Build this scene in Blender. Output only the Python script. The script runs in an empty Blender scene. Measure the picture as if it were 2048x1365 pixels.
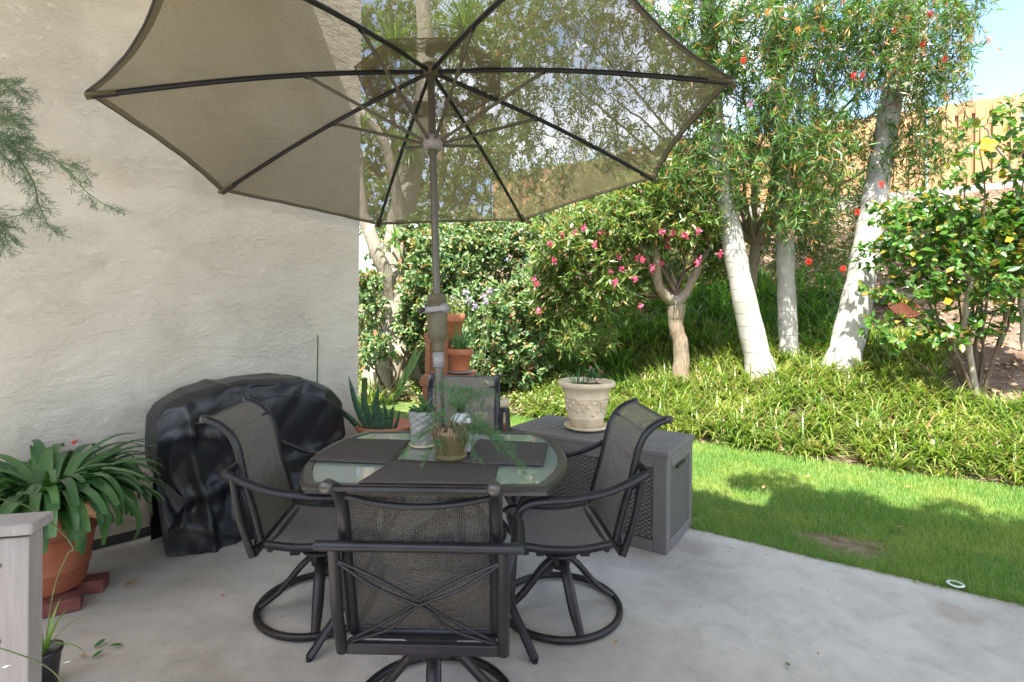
import bpy, math, random
import numpy as np
from mathutils import Vector, Matrix
R_ = math.radians
rng = np.random.default_rng(7)
random.seed(7)
scene = bpy.context.scene
C = scene.collection

# ------------------------------------------------------------------ camera
F, HY, CX, ROLL, H = 1080.0, 612.0, 1024.0, R_(.5), 1.5
cam_d = bpy.data.cameras.new('camera'); cam = bpy.data.objects.new('camera', cam_d); C.objects.link(cam)
cam_d.sensor_width = 36; cam_d.lens = 36*F/2048; cam_d.shift_y = -(682.5-HY)/2048
cam_d.clip_start = .05; cam_d.clip_end = 2000
cam.location = (0, 0, H)
cam.rotation_euler = (Matrix.Rotation(R_(90), 3, 'X') @ Matrix.Rotation(ROLL, 3, 'Z')).to_euler()
scene.camera = cam

def ray(px, py):                       # direction (per metre of depth) seen at a photo pixel
    dx, dy = px-CX, py-HY; c, s = math.cos(ROLL), math.sin(ROLL)
    x = dx*c+dy*s; y = -dx*s+dy*c
    return Vector((x/F, 1, -y/F))
def G(px, py, z=0.0):                  # point on a level plane
    r = ray(px, py); t = (z-H)/r.z
    return Vector((0, 0, H)) + r*t
def D(px, py, Y):                      # point at a depth
    return Vector((0, 0, H)) + ray(px, py)*Y

# the site's axes: AX runs along the patio edge (away left), BX from house to fence
AX = Vector((-.831, .556, 0)); BX = Vector((.556, .831, 0)); ZX = Vector((0, 0, 1))
def AB(a, b, z=0.0): return AX*a + BX*b + ZX*z
W0 = Vector((-2.563, 3.19, 0)); WD = Vector((.684, .729, 0)).normalized(); WN = Vector((WD.y, -WD.x, 0))
def WP(t, z=0.0, n=0.0): return W0 + WD*t + WN*n + ZX*z
def hitwall(px, py):
    r = ray(px, py); k = W0.dot(WN)/r.dot(WN); return Vector((0, 0, H)) + r*k

# ------------------------------------------------------------------ light
p1, p2 = hitwall(570, 0), hitwall(728, 400)
pn = AX.cross(p2-p1)
ka = .22                                # sun direction = BX + ka*AX - kz*Z, chosen so the eave shadow falls as on the wall
kz = (BX + AX*ka).dot(pn)/pn.z
kz = -kz if kz < 0 else kz
L = (BX + AX*ka - ZX*kz).normalized()
sun_d = bpy.data.lights.new('sun', 'SUN'); sun = bpy.data.objects.new('sun', sun_d); C.objects.link(sun)
sun_d.energy = 4.9; sun_d.angle = R_(.5); sun_d.color = (1, .955, .88)
sun.rotation_euler = L.to_track_quat('-Z', 'Y').to_euler(); sun.location = (0, -5, 20)
world = bpy.data.worlds.new('World'); scene.world = world; world.use_nodes = True
wn = world.node_tree; wn.nodes.clear()
def wnode(t, **k):
    n = wn.nodes.new(t)
    for a, v in k.items(): setattr(n, a, v)
    return n
sky = wnode('ShaderNodeTexSky', sky_type='NISHITA', sun_disc=False)
sky.sun_elevation = math.asin(-L.z); sky.sun_rotation = math.atan2(-L.x, -L.y)
sky.air_density = 1.0; sky.dust_density = 1.2
tc = wnode('ShaderNodeTexCoord'); mp = wnode('ShaderNodeMapping'); mp.inputs['Scale'].default_value = (1.5, 1.5, 3.5)
nz = wnode('ShaderNodeTexNoise'); nz.inputs['Scale'].default_value = 1.6; nz.inputs['Detail'].default_value = 7
cr = wnode('ShaderNodeValToRGB'); cr.color_ramp.elements[0].position = .47; cr.color_ramp.elements[1].position = .74
mx = wnode('ShaderNodeMix', data_type='RGBA'); mx.inputs[7].default_value = (9.6, 9.4, 9.1, 1)
bg = wnode('ShaderNodeBackground'); bg.inputs[1].default_value = .15
wo = wnode('ShaderNodeOutputWorld')
for a, b in ((tc.outputs['Generated'], mp.inputs[0]), (mp.outputs[0], nz.inputs[0]), (nz.outputs[0], cr.inputs[0]),
             (cr.outputs[0], mx.inputs[0]), (sky.outputs[0], mx.inputs[6]), (mx.outputs[2], bg.inputs[0]), (bg.outputs[0], wo.inputs[0])):
    wn.links.new(a, b)
scene.view_settings.view_transform = 'Standard'; scene.view_settings.look = 'None'
scene.view_settings.exposure = 1.8; scene.view_settings.gamma = 1
cy = scene.cycles
cy.max_bounces = 10; cy.transparent_max_bounces = 24; cy.diffuse_bounces = 4

# ------------------------------------------------------------------ materials
class NT:
    def __init__(s, name):
        s.m = bpy.data.materials.new(name); s.m.use_nodes = True; s.t = s.m.node_tree; s.t.nodes.clear()
        s.out = s.n('ShaderNodeOutputMaterial')
    def n(s, t, **k):
        o = s.t.nodes.new(t)
        for a, v in k.items(): setattr(o, a, v)
        return o
    def l(s, a, b): s.t.links.new(a, b); return b
    def bsdf(s, col=None, rough=.5, metal=0, spec=.5):
        b = s.n('ShaderNodeBsdfPrincipled'); b.inputs['Roughness'].default_value = rough; b.inputs['Metallic'].default_value = metal
        b.inputs['Specular IOR Level'].default_value = spec
        if col is not None: b.inputs['Base Color'].default_value = (*col, 1)
        s.l(b.outputs[0], s.out.inputs[0]); return b
    def noise(s, scale, detail=4, rough=.55, vec=None, dist=0):
        o = s.n('ShaderNodeTexNoise'); o.inputs['Scale'].default_value = scale; o.inputs['Detail'].default_value = detail
        o.inputs['Roughness'].default_value = rough; o.inputs['Distortion'].default_value = dist
        if vec is not None: s.l(vec, o.inputs['Vector'])
        return o.outputs[0]
    def obj(s, scale=(1, 1, 1), rot=(0, 0, 0), kind='Object'):
        t = s.n('ShaderNodeTexCoord'); m = s.n('ShaderNodeMapping'); m.inputs['Scale'].default_value = scale
        m.inputs['Rotation'].default_value = rot; s.l(t.outputs[kind], m.inputs[0]); return m.outputs[0]
    def ramp(s, fac, stops):
        r = s.n('ShaderNodeValToRGB'); e = r.color_ramp.elements
        while len(e) < len(stops): e.new(.5)
        for q, (p, c) in zip(e, stops): q.position = p; q.color = (*c, 1) if len(c) == 3 else c
        s.l(fac, r.inputs[0]); return r.outputs[0]
    def mix(s, f, a, b, mode='MIX'):
        m = s.n('ShaderNodeMix', data_type='RGBA', blend_type=mode)
        for v, i in ((f, 0), (a, 6), (b, 7)):
            if isinstance(v, (int, float)): m.inputs[i].default_value = v
            elif isinstance(v, tuple): m.inputs[i].default_value = (*v, 1)
            else: s.l(v, m.inputs[i])
        return m.outputs[2]
    def math(s, op, a, b=None, c=None):
        m = s.n('ShaderNodeMath', operation=op)
        for v, i in ((a, 0), (b, 1), (c, 2)):
            if v is None: continue
            if isinstance(v, (int, float)): m.inputs[i].default_value = v
            else: s.l(v, m.inputs[i])
        return m.outputs[0]
    def bump(s, h, strength, dist, b, prev=None):
        u = s.n('ShaderNodeBump'); u.inputs['Strength'].default_value = strength; u.inputs['Distance'].default_value = dist
        s.l(h, u.inputs['Height'])
        if prev is not None: s.l(prev, u.inputs['Normal'])
        if b is not None: s.l(u.outputs[0], b.inputs['Normal'])
        return u.outputs[0]

def m_plain(name, col, rough=.5, metal=0, var=.12, scale=12, bump=0, spec=.5):
    t = NT(name); b = t.bsdf(None, rough, metal, spec)
    n = t.noise(scale, 5, vec=t.obj())
    c = tuple(x*(1-var) for x in col); d = tuple(min(1, x*(1+var)) for x in col)
    t.l(t.ramp(n, [(.3, c), (.7, d)]), b.inputs['Base Color'])
    if bump: t.bump(t.noise(scale*4, 4, vec=t.obj()), .5, bump, b)
    return t.m
def m_leaf(name, cols, rough=.4, trans=.35, spec=.5, patch=0, pcol=(.3, .28, .08), pscale=1.2):
    t = NT(name); b = t.bsdf(None, rough, 0, spec)
    g = t.n('ShaderNodeNewGeometry')
    k = len(cols); col = t.ramp(g.outputs['Random Per Island'], [((i+.5)/k, c) for i, c in enumerate(cols)])
    if patch: col = t.mix(t.math('MULTIPLY', t.ramp(t.noise(pscale, 4, .6, t.obj()), [(.45, (0, 0, 0)), (.65, (1, 1, 1))]), patch), col, pcol)
    t.l(col, b.inputs['Base Color'])
    tr = t.n('ShaderNodeBsdfTranslucent'); t.l(t.mix(1.0, col, (1.1, 1.25, .5), 'MULTIPLY'), tr.inputs[0])
    m = t.n('ShaderNodeMixShader'); m.inputs[0].default_value = trans
    t.l(b.outputs[0], m.inputs[1]); t.l(tr.outputs[0], m.inputs[2]); t.l(m.outputs[0], t.out.inputs[0])
    return t.m
def m_weave(name, col1, col2, pitch, hole, trans=0, soft=False, dk=.0, rear_shade=0):
    # woven mesh: real gaps between the yarns (uv is in metres)
    t = NT(name); b = t.bsdf(None, .75, 0, .3)
    uv = t.n('ShaderNodeUVMap'); sp = t.n('ShaderNodeSeparateXYZ'); t.l(uv.outputs[0], sp.inputs[0])
    def tri(o):
        f = t.math('FRACT', t.math('DIVIDE', o, pitch)); return t.math('ABSOLUTE', t.math('SUBTRACT', f, .5))   # .5 on yarn centre
    u, v = tri(sp.outputs[0]), tri(sp.outputs[1])
    hs = math.sqrt(hole)/2
    gap = t.math('MULTIPLY', t.math('LESS_THAN', u, hs), t.math('LESS_THAN', v, hs))
    nn = t.noise(7, 4, vec=t.obj()); nf = t.ramp(t.noise(150, 3, vec=t.obj()), [(.35, (0, 0, 0)), (.65, (1, 1, 1))])
    c = t.mix(t.math('MULTIPLY', nf, .9), col1, col2); c = t.mix(t.math('MULTIPLY', nn, .35), c, tuple(x*.6 for x in col1))
    mn = t.math('MINIMUM', u, v); c = t.mix(t.math('MULTIPLY', t.math('LESS_THAN', mn, .16), dk), c, tuple(x*.25 for x in col1))
    if rear_shade: gg = t.n('ShaderNodeNewGeometry'); c = t.mix(gg.outputs['Backfacing'], c, t.mix(1.0, c, (rear_shade, rear_shade, rear_shade), 'MULTIPLY'))  # back face darkened in colour, standing in for shade on that side
    t.l(c, b.inputs['Base Color'])
    t.bump(t.math('ADD', u, v), .6, pitch*.5, b)
    sh = b.outputs[0]
    if trans:
        tr = t.n('ShaderNodeBsdfTranslucent'); t.l(c, tr.inputs[0]); m = t.n('ShaderNodeMixShader'); m.inputs[0].default_value = trans
        t.l(sh, m.inputs[1]); t.l(tr.outputs[0], m.inputs[2]); sh = m.outputs[0]
    tp = t.n('ShaderNodeBsdfTransparent'); m = t.n('ShaderNodeMixShader')
    if soft: m.inputs[0].default_value = hole
    else: t.l(gap, m.inputs[0])
    t.l(sh, m.inputs[1]); t.l(tp.outputs[0], m.inputs[2]); t.l(m.outputs[0], t.out.inputs[0])
    return t.m

def mk_stucco():
    t = NT('stucco'); b = t.bsdf(None, .9, 0, .2)
    v = t.obj()
    big = t.noise(1.1, 5, .6, v, .6); mid = t.noise(9, 6, .6, v, .2); fine = t.noise(60, 5, .6, v)
    c = t.ramp(big, [(.3, (.57, .52, .425)), (.7, (.71, .665, .565))])
    c = t.mix(t.math('MULTIPLY', t.noise(3, 6, .7, v), .3), c, (.48, .42, .32))
    sx = t.n('ShaderNodeSeparateXYZ'); t.l(v, sx.inputs[0])
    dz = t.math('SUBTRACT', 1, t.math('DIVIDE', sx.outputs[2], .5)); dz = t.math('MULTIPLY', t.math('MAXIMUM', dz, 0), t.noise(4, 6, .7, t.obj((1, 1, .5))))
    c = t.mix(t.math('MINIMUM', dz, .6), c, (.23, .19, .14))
    t.l(c, b.inputs['Base Color'])
    # broad trowel sweeps, rough torn patches, fine sand
    sw = t.noise(3.2, 9, .66, t.obj((1, 1, 2.2), (.0, .45, .2)), .35)
    n1 = t.bump(sw, .8, .05, None)
    msk = t.ramp(t.noise(1.25, 4, .6, v), [(.46, (.06, .06, .06)), (.60, (1, 1, 1))])
    rough = t.ramp(t.noise(17, 7, .72, t.obj((1, 1, 1.8), (.0, .3, .1)), .3), [(.36, (0, 0, 0)), (.58, (1, 1, 1))])
    mm = t.n('ShaderNodeMix', data_type='RGBA', blend_type='MULTIPLY'); mm.inputs[0].default_value = 1; t.l(rough, mm.inputs[6]); t.l(msk, mm.inputs[7])
    n2 = t.bump(mm.outputs[2], .55, .016, None, n1)
    fl = t.ramp(t.noise(38, 5, .7, t.obj((1, 1, 2))), [(.33, (1, 1, 1)), (.40, (0, 0, 0))])
    iv = t.math('MULTIPLY', fl, t.math('MULTIPLY', msk, .35))
    t.l(t.mix(iv, c, (.36, .30, .22)), b.inputs['Base Color'])
    ridge = t.ramp(t.noise(1.4, 6, .6, t.obj((1, 1, 2.6), (.0, .3, .2)), .8), [(.485, (0, 0, 0)), (.497, (1, 1, 1)), (.51, (.1, .1, .1))])
    n3 = t.bump(ridge, .16, .010, None, n2)
    t.bump(fine, .5, .006, b, n3)
    return t.m
def mk_concrete():
    t = NT('concrete'); b = t.bsdf(None, .8, 0, .3); v = t.obj()
    c = t.ramp(t.noise(.9, 6, .65, v, .5), [(.28, (.30, .275, .23)), (.5, (.46, .43, .38)), (.72, (.58, .55, .495))])
    c = t.mix(t.math('MULTIPLY', t.ramp(t.noise(5, 6, .7, v, .8), [(.45, (0, 0, 0)), (.75, (1, 1, 1))]), .5), c, (.24, .21, .17))
    sp = t.ramp(t.noise(90, 2, .5, v), [(.27, (1, 1, 1)), (.31, (0, 0, 0))])
    c = t.mix(t.math('MULTIPLY', sp, .6), c, (.13, .115, .10))
    nn_ = t.n('ShaderNodeTexNoise'); nn_.inputs['Scale'].default_value = 5; nn_.inputs['Detail'].default_value = 5; t.l(v, nn_.inputs[0]); nd0 = nn_.outputs[1]
    for (qx, qy, _z), qr, qc, qs in ((G(1908, 1226), .13, (.27, .22, .16), .55), (G(1380, 1092), .17, (.26, .22, .18), .6), (G(640, 1210), .20, (.24, .22, .18), .4), (G(430, 1150), .3, (.27, .24, .2), .4), (G(1150, 1335), .25, (.3, .27, .23), .35)):
        vm = t.n('ShaderNodeVectorMath', operation='DISTANCE'); t.l(t.mix(.06, v, nd0, 'LINEAR_LIGHT'), vm.inputs[0]); vm.inputs[1].default_value = (qx, qy, 0)
        c = t.mix(t.math('MULTIPLY', t.ramp(t.math('DIVIDE', vm.outputs['Value'], qr), [(.5, (1, 1, 1)), (.85, (.35, .35, .35)), (1, (0, 0, 0))]), qs), c, qc)
    ve = t.n('ShaderNodeTexVoronoi', feature='DISTANCE_TO_EDGE'); ve.inputs['Scale'].default_value = .55
    mpv = t.obj(); nd = t.n('ShaderNodeTexNoise'); nd.inputs['Scale'].default_value = 3; t.l(mpv, nd.inputs[0])
    t.l(t.mix(.12, mpv, nd.outputs[1], 'LINEAR_LIGHT'), ve.inputs['Vector'])
    c = t.mix(t.math('MULTIPLY', t.ramp(t.noise(180, 3, .6, v), [(.4, (0, 0, 0)), (.6, (1, 1, 1))]), .12), c, (.55, .53, .5))
    t.l(c, b.inputs['Base Color'])
    n1 = t.bump(t.noise(14, 5, .6, v), .2, .01, None); t.bump(t.noise(220, 3, .6, v), .25, .003, b, n1)
    return t.m
def mk_ground(name, stops, scale, bump):
    t = NT(name); b = t.bsdf(None, .95, 0, .1); v = t.obj()
    t.l(t.ramp(t.noise(scale, 8, .7, v, .3), stops), b.inputs['Base Color'])
    t.bump(t.noise(scale*6, 6, .7, v), .8, bump, b); return t.m
def mk_wood(name, c1, c2, rot=(0, 0, 0), rough=.7, sc=(2, 30, 30), vary=0):
    t = NT(name); b = t.bsdf(None, rough, 0, .3)
    n = t.noise(2.2, 6, .65, t.obj(sc, rot), .5); c = t.ramp(n, [(.3, c1), (.7, c2)])
    c = t.mix(t.math('MULTIPLY', t.noise(3, 3, .5, t.obj()), .3), c, tuple(x*.7 for x in c1))
    if vary: g = t.n('ShaderNodeNewGeometry'); c = t.mix(t.math('MULTIPLY', g.outputs['Random Per Island'], vary), c, tuple(x*.55 for x in c1))
    t.l(c, b.inputs['Base Color']); t.bump(n, .3, .003, b); return t.m
def mk_bark(name, c1, c2, rings=0, sc=(9, 9, 1.6), bump=.02):
    t = NT(name); b = t.bsdf(None, .85, 0, .2)
    n = t.noise(3, 7, .65, t.obj(sc), .4); c = t.ramp(n, [(.3, c1), (.7, c2)])
    c = t.mix(t.math('MULTIPLY', t.ramp(t.noise(2.2, 4, .6, t.obj()), [(.45, (0, 0, 0)), (.62, (1, 1, 1))]), .5), c, (.27, .27, .21))
    t.l(c, b.inputs['Base Color'])
    if rings:
        w = t.n('ShaderNodeTexWave', wave_type='BANDS', bands_direction='Z', wave_profile='SAW'); w.inputs['Scale'].default_value = rings
        w.inputs['Distortion'].default_value = 2.6; w.inputs['Detail'].default_value = 3; w.inputs['Detail Scale'].default_value = .9
        t.l(t.obj(), w.inputs[0])
        rr = t.ramp(w.outputs[0], [(0, (0, 0, 0)), (.06, (1, 1, 1)), (1, (.75, .75, .75))])
        t.l(t.mix(t.math('MULTIPLY', t.ramp(w.outputs[0], [(.0, (1, 1, 1)), (.05, (0, 0, 0))]), .07), c, (.36, .34, .29)), b.inputs['Base Color'])
        n1 = t.bump(rr, .35, .012, None); t.bump(n, .35, bump, b, n1)
    else: t.bump(n, .8, bump, b)
    return t.m

M = {}
M['stucco'] = mk_stucco(); M['concrete'] = mk_concrete()
M['soil'] = mk_ground('soil', [(.3, (.07, .045, .028)), (.5, (.16, .11, .075)), (.72, (.30, .23, .17))], 3.5, .05)
M['soil_tan'] = mk_ground('soil_tan', [(.3, (.13, .08, .05)), (.5, (.25, .17, .12)), (.7, (.38, .29, .22))], 9, .03)
M['turf'] = mk_ground('turf', [(.3, (.06, .10, .025)), (.5, (.10, .16, .04)), (.68, (.22, .21, .09))], 5, .02)
M['metal'] = m_plain('bronze_metal', (.021, .0205, .024), .34, .35, .25, 9, .001)
M['rust'] = m_plain('worn_metal', (.024, .020, .022), .38, .3, .4, 14, .002)
M['pole'] = m_plain('pole_paint', (.105, .095, .07), .42, .2, .12, 6)
M['plastic_tan'] = m_plain('tan_plastic', (.115, .10, .055), .45, 0, .15, 10)
M['plastic_grey'] = m_plain('grey_plastic', (.27, .26, .26), .4, 0, .05, 5)
M['canopy'] = m_weave('canopy_mesh', (.20, .165, .08), (.38, .32, .195), .0058, .27, .30, dk=.35)
M['hem'] = m_weave('hem_mesh', (.20, .17, .11), (.28, .245, .17), .0034, .10, .4, soft=True)
M['binding'] = m_plain('dark_binding', (.045, .043, .038), .8, 0, .2, 20)
M['sling'] = m_weave('sling_mesh', (.21, .19, .165), (.42, .385, .34), .0068, .15, .01, dk=.8, rear_shade=.30)
M['seat'] = m_weave('seat_mesh', (.27, .245, .23), (.50, .465, .44), .0074, .05, .02, dk=.6)
M['rim'] = m_plain('rim_metal', (.075, .070, .066), .30, .5, .2, 9, .001)
M['mat'] = m_weave('placemat_weave', (.095, .08, .075), (.19, .165, .15), .009, .0, dk=.8)
M['cover'] = None
M['terracotta'] = m_plain('terracotta', (.46, .155, .07), .75, 0, .22, 7, .002)
M['terracotta_dark'] = m_plain('aged_terracotta', (.30, .095, .05), .75, 0, .3, 5, .003)
M['brick'] = m_plain('red_brick', (.17, .055, .045), .85, 0, .3, 14, .006)
M['urn'] = m_plain('cream_clay', (.72, .58, .39), .8, 0, .2, 10, .004)
M['white_clay'] = m_plain('white_clay', (.33, .325, .285), .8, 0, .2, 18, .006)
M['olive_clay'] = m_plain('olive_glaze', (.15, .125, .05), .35, 0, .3, 14, .003)
M['root'] = m_plain('dry_roots', (.34, .22, .14), .9, 0, .3, 60)
M['bottle'] = m_plain('white_plastic', (.72, .76, .78), .3, 0, .03, 8)
M['black'] = m_plain('black_plastic', (.018, .018, .02), .3, 0, .2, 20)
M['deckbox'] = m_plain('taupe_resin', (.165, .152, .145), .55, 0, .07, 8, .0008)
M['wood_red'] = mk_wood('redwood', (.24, .095, .05), (.40, .19, .10))
M['wood_grey'] = mk_wood('weathered_wood', (.235, .215, .205), (.34, .315, .30), sc=(30, 30, 1.6))
M['wood_fence'] = mk_wood('cedar_boards', (.40, .22, .10), (.62, .38, .19), sc=(12, 12, 1.0), vary=.45)
M['galv'] = m_plain('galvanised_steel', (.42, .45, .50), .35, .8, .1, 8)
M['block'] = m_plain('grey_block', (.36, .31, .27), .9, 0, .25, 6, .01)
M['rock'] = m_plain('brown_rock', (.30, .235, .19), .9, 0, .4, 3, .04)
M['palm_bark'] = mk_bark('palm_bark', (.30, .285, .25), (.54, .52, .47), 1.9, (3, 3, 1.6), .01)
M['bark'] = mk_bark('rough_bark', (.16, .12, .08), (.40, .31, .22), 0, (16, 16, 2.5), .03)
M['bark_pale'] = mk_bark('pale_bark', (.27, .22, .17), (.50, .43, .34), 0, (8, 8, 2), .03)
M['twig'] = m_plain('twigs', (.12, .08, .055), .85, 0, .35, 20)
M['stem'] = m_plain('green_stem', (.09, .13, .04), .6, 0, .3, 20)
M['roof'] = m_plain('dark_roof', (.09, .09, .10), .8, 0, .2, 3)
M['render'] = m_plain('pale_render', (.42, .43, .45), .85, 0, .06, 2)
M['white_paint'] = m_plain('white_paint', (.80, .79, .76), .7, 0, .04, 3)
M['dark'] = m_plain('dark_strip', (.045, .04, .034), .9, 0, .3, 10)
M['l_bottle'] = m_leaf('bottlebrush_leaf', [(.045, .13, .025), (.08, .20, .035), (.055, .15, .03), (.12, .26, .05), (.22, .32, .08), (.07, .18, .04), (.15, .28, .08), (.55, .22, .07), (.09, .22, .05), (.26, .32, .14), (.04, .11, .025)], .32, .38, .6)
M['orange'] = m_leaf('orange_brush', [(.80, .30, .10), (.85, .42, .18), (.7, .22, .08)], .6, .35)
M['l_camellia'] = m_leaf('glossy_leaf', [(.08, .17, .06), (.14, .24, .09), (.09, .18, .07), (.22, .33, .14), (.12, .21, .08), (.19, .30, .13), (.34, .42, .24), (.12, .22, .08), (.42, .19, .10), (.28, .36, .12)], .40, .3, .5)
M['l_pink'] = m_leaf('oleander_leaf', [(.096, .176, .040), (.144, .240, .056), (.208, .304, .080), (.112, .200, .048), (.264, .336, .112), (.096, .168, .048), (.176, .272, .072), (.400, .240, .096)], .34, .4)
M['l_hib'] = m_leaf('hibiscus_leaf', [(.050, .135, .023), (.085, .203, .033), (.068, .169, .028), (.124, .259, .040), (.056, .147, .023), (.090, .192, .033), (.338, .248, .045)], .33, .35, .6)
M['l_strap'] = m_leaf('strap_leaf', [(.10, .19, .03), (.17, .28, .04), (.12, .22, .035), (.25, .36, .06), (.07, .14, .025), (.20, .30, .05), (.42, .38, .16), (.30, .38, .10), (.09, .18, .03), (.34, .20, .10)], .38, .4, patch=.5, pcol=(.38, .42, .10), pscale=1.5)
M['l_cover'] = m_leaf('ivy_leaf', [(.111, .188, .039), (.177, .265, .055), (.243, .309, .088), (.088, .155, .033), (.298, .287, .133), (.144, .221, .044)], .35, .3, patch=.4, pcol=(.42, .40, .14), pscale=2)
M['l_grass'] = m_leaf('grass_blade', [(.099, .234, .037), (.136, .296, .043), (.173, .333, .055), (.111, .258, .037), (.222, .357, .074), (.148, .308, .049), (.370, .370, .148)], .45, .45, patch=.6, pcol=(.36, .40, .09), pscale=1.6)
M['l_clivia'] = m_leaf('clivia_leaf', [(.050, .137, .043), (.072, .173, .050), (.058, .151, .043), (.094, .202, .065), (.043, .122, .043)], .32, .2, .6)
M['l_fern'] = m_leaf('fern_needle', [(.075, .195, .075), (.120, .255, .090), (.090, .210, .090), (.150, .300, .105)], .5, .3)
M['l_fern_dark'] = m_leaf('fern_needle_dark', [(.044, .110, .048), (.077, .165, .066), (.062, .132, .062)], .5, .25)
M['l_palm'] = m_leaf('palm_leaf', [(.078, .169, .039), (.117, .234, .052), (.156, .286, .065), (.221, .364, .091)], .35, .35)
def mk_snake():
    t = NT('snake_leaf'); b = t.bsdf(None, .35, 0, .5)
    n = t.noise(5, 5, .7, t.obj((3, 3, 22)), 1.5); t.l(t.ramp(n, [(.40, (.025, .07, .035)), (.55, (.06, .15, .08)), (.64, (.17, .28, .17))]), b.inputs['Base Color']); return t.m
M['snake'] = mk_snake()
M['red'] = m_leaf('red_petal', [(.75, .03, .02), (.85, .07, .03), (.65, .02, .03)], .5, .3)
M['pink'] = m_leaf('pink_petal', [(.85, .12, .30), (.9, .25, .42), (.75, .08, .25)], .5, .35)
M['yellow'] = m_leaf('yellow_petal', [(.9, .55, .02), (.95, .42, .02), (.85, .62, .05)], .5, .35)
M['lilac'] = m_leaf('lilac_petal', [(.5, .38, .7), (.62, .5, .8)], .5, .35)
M['dead'] = m_leaf('dead_leaf', [(.55, .26, .10), (.45, .20, .08), (.5, .33, .16)], .7, .2)
M['litter'] = m_leaf('leaf_litter', [(.360, .228, .132), (.504, .348, .228), (.240, .144, .084), (.432, .264, .144), (.600, .456, .324)], .8, .1)
def mk_cover():
    t = NT('black_vinyl'); b = t.bsdf((.010, .011, .014), .40, 0, .55)
    v = t.obj(); n1 = t.bump(t.noise(3.2, 4, .5, t.obj((1, 1, .6)), 1.2), .45, .045, None); t.bump(t.noise(120, 3, .6, v), .15, .002, b, n1); return t.m
M['cover'] = mk_cover()
def mk_glass():
    t = NT('tinted_glass')
    d = t.n('ShaderNodeBsdfDiffuse'); d.inputs[0].default_value = (.36, .43, .385, 1)
    tp = t.n('ShaderNodeBsdfTransparent'); tp.inputs[0].default_value = (.80, .90, .85, 1)
    m1 = t.n('ShaderNodeMixShader'); m1.inputs[0].default_value = .30; t.l(d.outputs[0], m1.inputs[1]); t.l(tp.outputs[0], m1.inputs[2])
    g = t.n('ShaderNodeBsdfGlossy'); g.inputs['Roughness'].default_value = .03
    fr = t.n('ShaderNodeFresnel'); fr.inputs[0].default_value = 1.9
    t.bump(t.noise(40, 2, .5, t.obj()), .05, .002, g)
    m2 = t.n('ShaderNodeMixShader'); t.l(fr.outputs[0], m2.inputs[0]); t.l(m1.outputs[0], m2.inputs[1]); t.l(g.outputs[0], m2.inputs[2])
    t.l(m2.outputs[0], t.out.inputs[0]); return t.m
M['glass'] = mk_glass()
def mk_wicker():
    t = NT('wicker_resin'); b = t.bsdf(None, .5, 0, .4)
    uv = t.n('ShaderNodeUVMap'); sp = t.n('ShaderNodeSeparateXYZ'); t.l(uv.outputs[0], sp.inputs[0])
    u = t.math('DIVIDE', sp.outputs[0], .040); v = t.math('DIVIDE', sp.outputs[1], .0135)
    row = t.math('MULTIPLY', t.math('MODULO', t.math('FLOOR', v), 2), .5)
    a = t.math('ABSOLUTE', t.math('SUBTRACT', t.math('FRACT', t.math('ADD', u, row)), .5)); c = t.math('ABSOLUTE', t.math('SUBTRACT', t.math('FRACT', v), .5))
    h = t.math('SUBTRACT', 1, t.math('ADD', t.math('MULTIPLY', a, 1.7), t.math('MULTIPLY', c, 1.1)))
    cl = t.ramp(h, [(.05, (.06, .053, .048)), (.28, (.17, .157, .148)), (.8, (.23, .215, .205))])
    t.l(cl, b.inputs['Base Color']); t.bump(h, .9, .012, b); return t.m
M['wicker'] = mk_wicker()

# ------------------------------------------------------------------ mesh helpers
def wloc(o):
    v = Vector((0, 0, 0))
    while o is not None: v += o.location; o = o.parent
    return v
def tag(o, label=None, cat=None, group=None, kind=None):
    if label: o['label'] = label
    if cat: o['category'] = cat
    if group: o['group'] = group
    if kind: o['kind'] = kind
    return o
def empty(name, loc, label, cat, group=None):
    o = bpy.data.objects.new(name, None); C.objects.link(o); o.location = Vector(loc); o.empty_display_size = .1
    return tag(o, label, cat, group)
def link(name, me, mat, parent=None, loc=None):
    o = bpy.data.objects.new(name, me); C.objects.link(o)
    if mat is not None: me.materials.append(mat)
    if parent is not None:
        o.parent = parent; off = wloc(parent)
    else: off = Vector(loc) if loc is not None else Vector((0, 0, 0)); o.location = off
    if off.length > 1e-9: me.transform(Matrix.Translation(-off))
    return o
def npmesh(name, V, faces_flat, nper, smooth=False):
    me = bpy.data.meshes.new(name); V = np.ascontiguousarray(V, dtype=np.float32).reshape(-1, 3)
    me.vertices.add(len(V)); me.vertices.foreach_set('co', V.ravel())
    idx = np.ascontiguousarray(faces_flat, dtype=np.int32).ravel(); nf = len(idx)//nper
    me.loops.add(len(idx)); me.loops.foreach_set('vertex_index', idx)
    me.polygons.add(nf); me.polygons.foreach_set('loop_start', np.arange(nf, dtype=np.int32)*nper)
    if smooth: me.polygons.foreach_set('use_smooth', np.ones(nf, dtype=bool))
    me.update(calc_edges=True); return me

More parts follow.
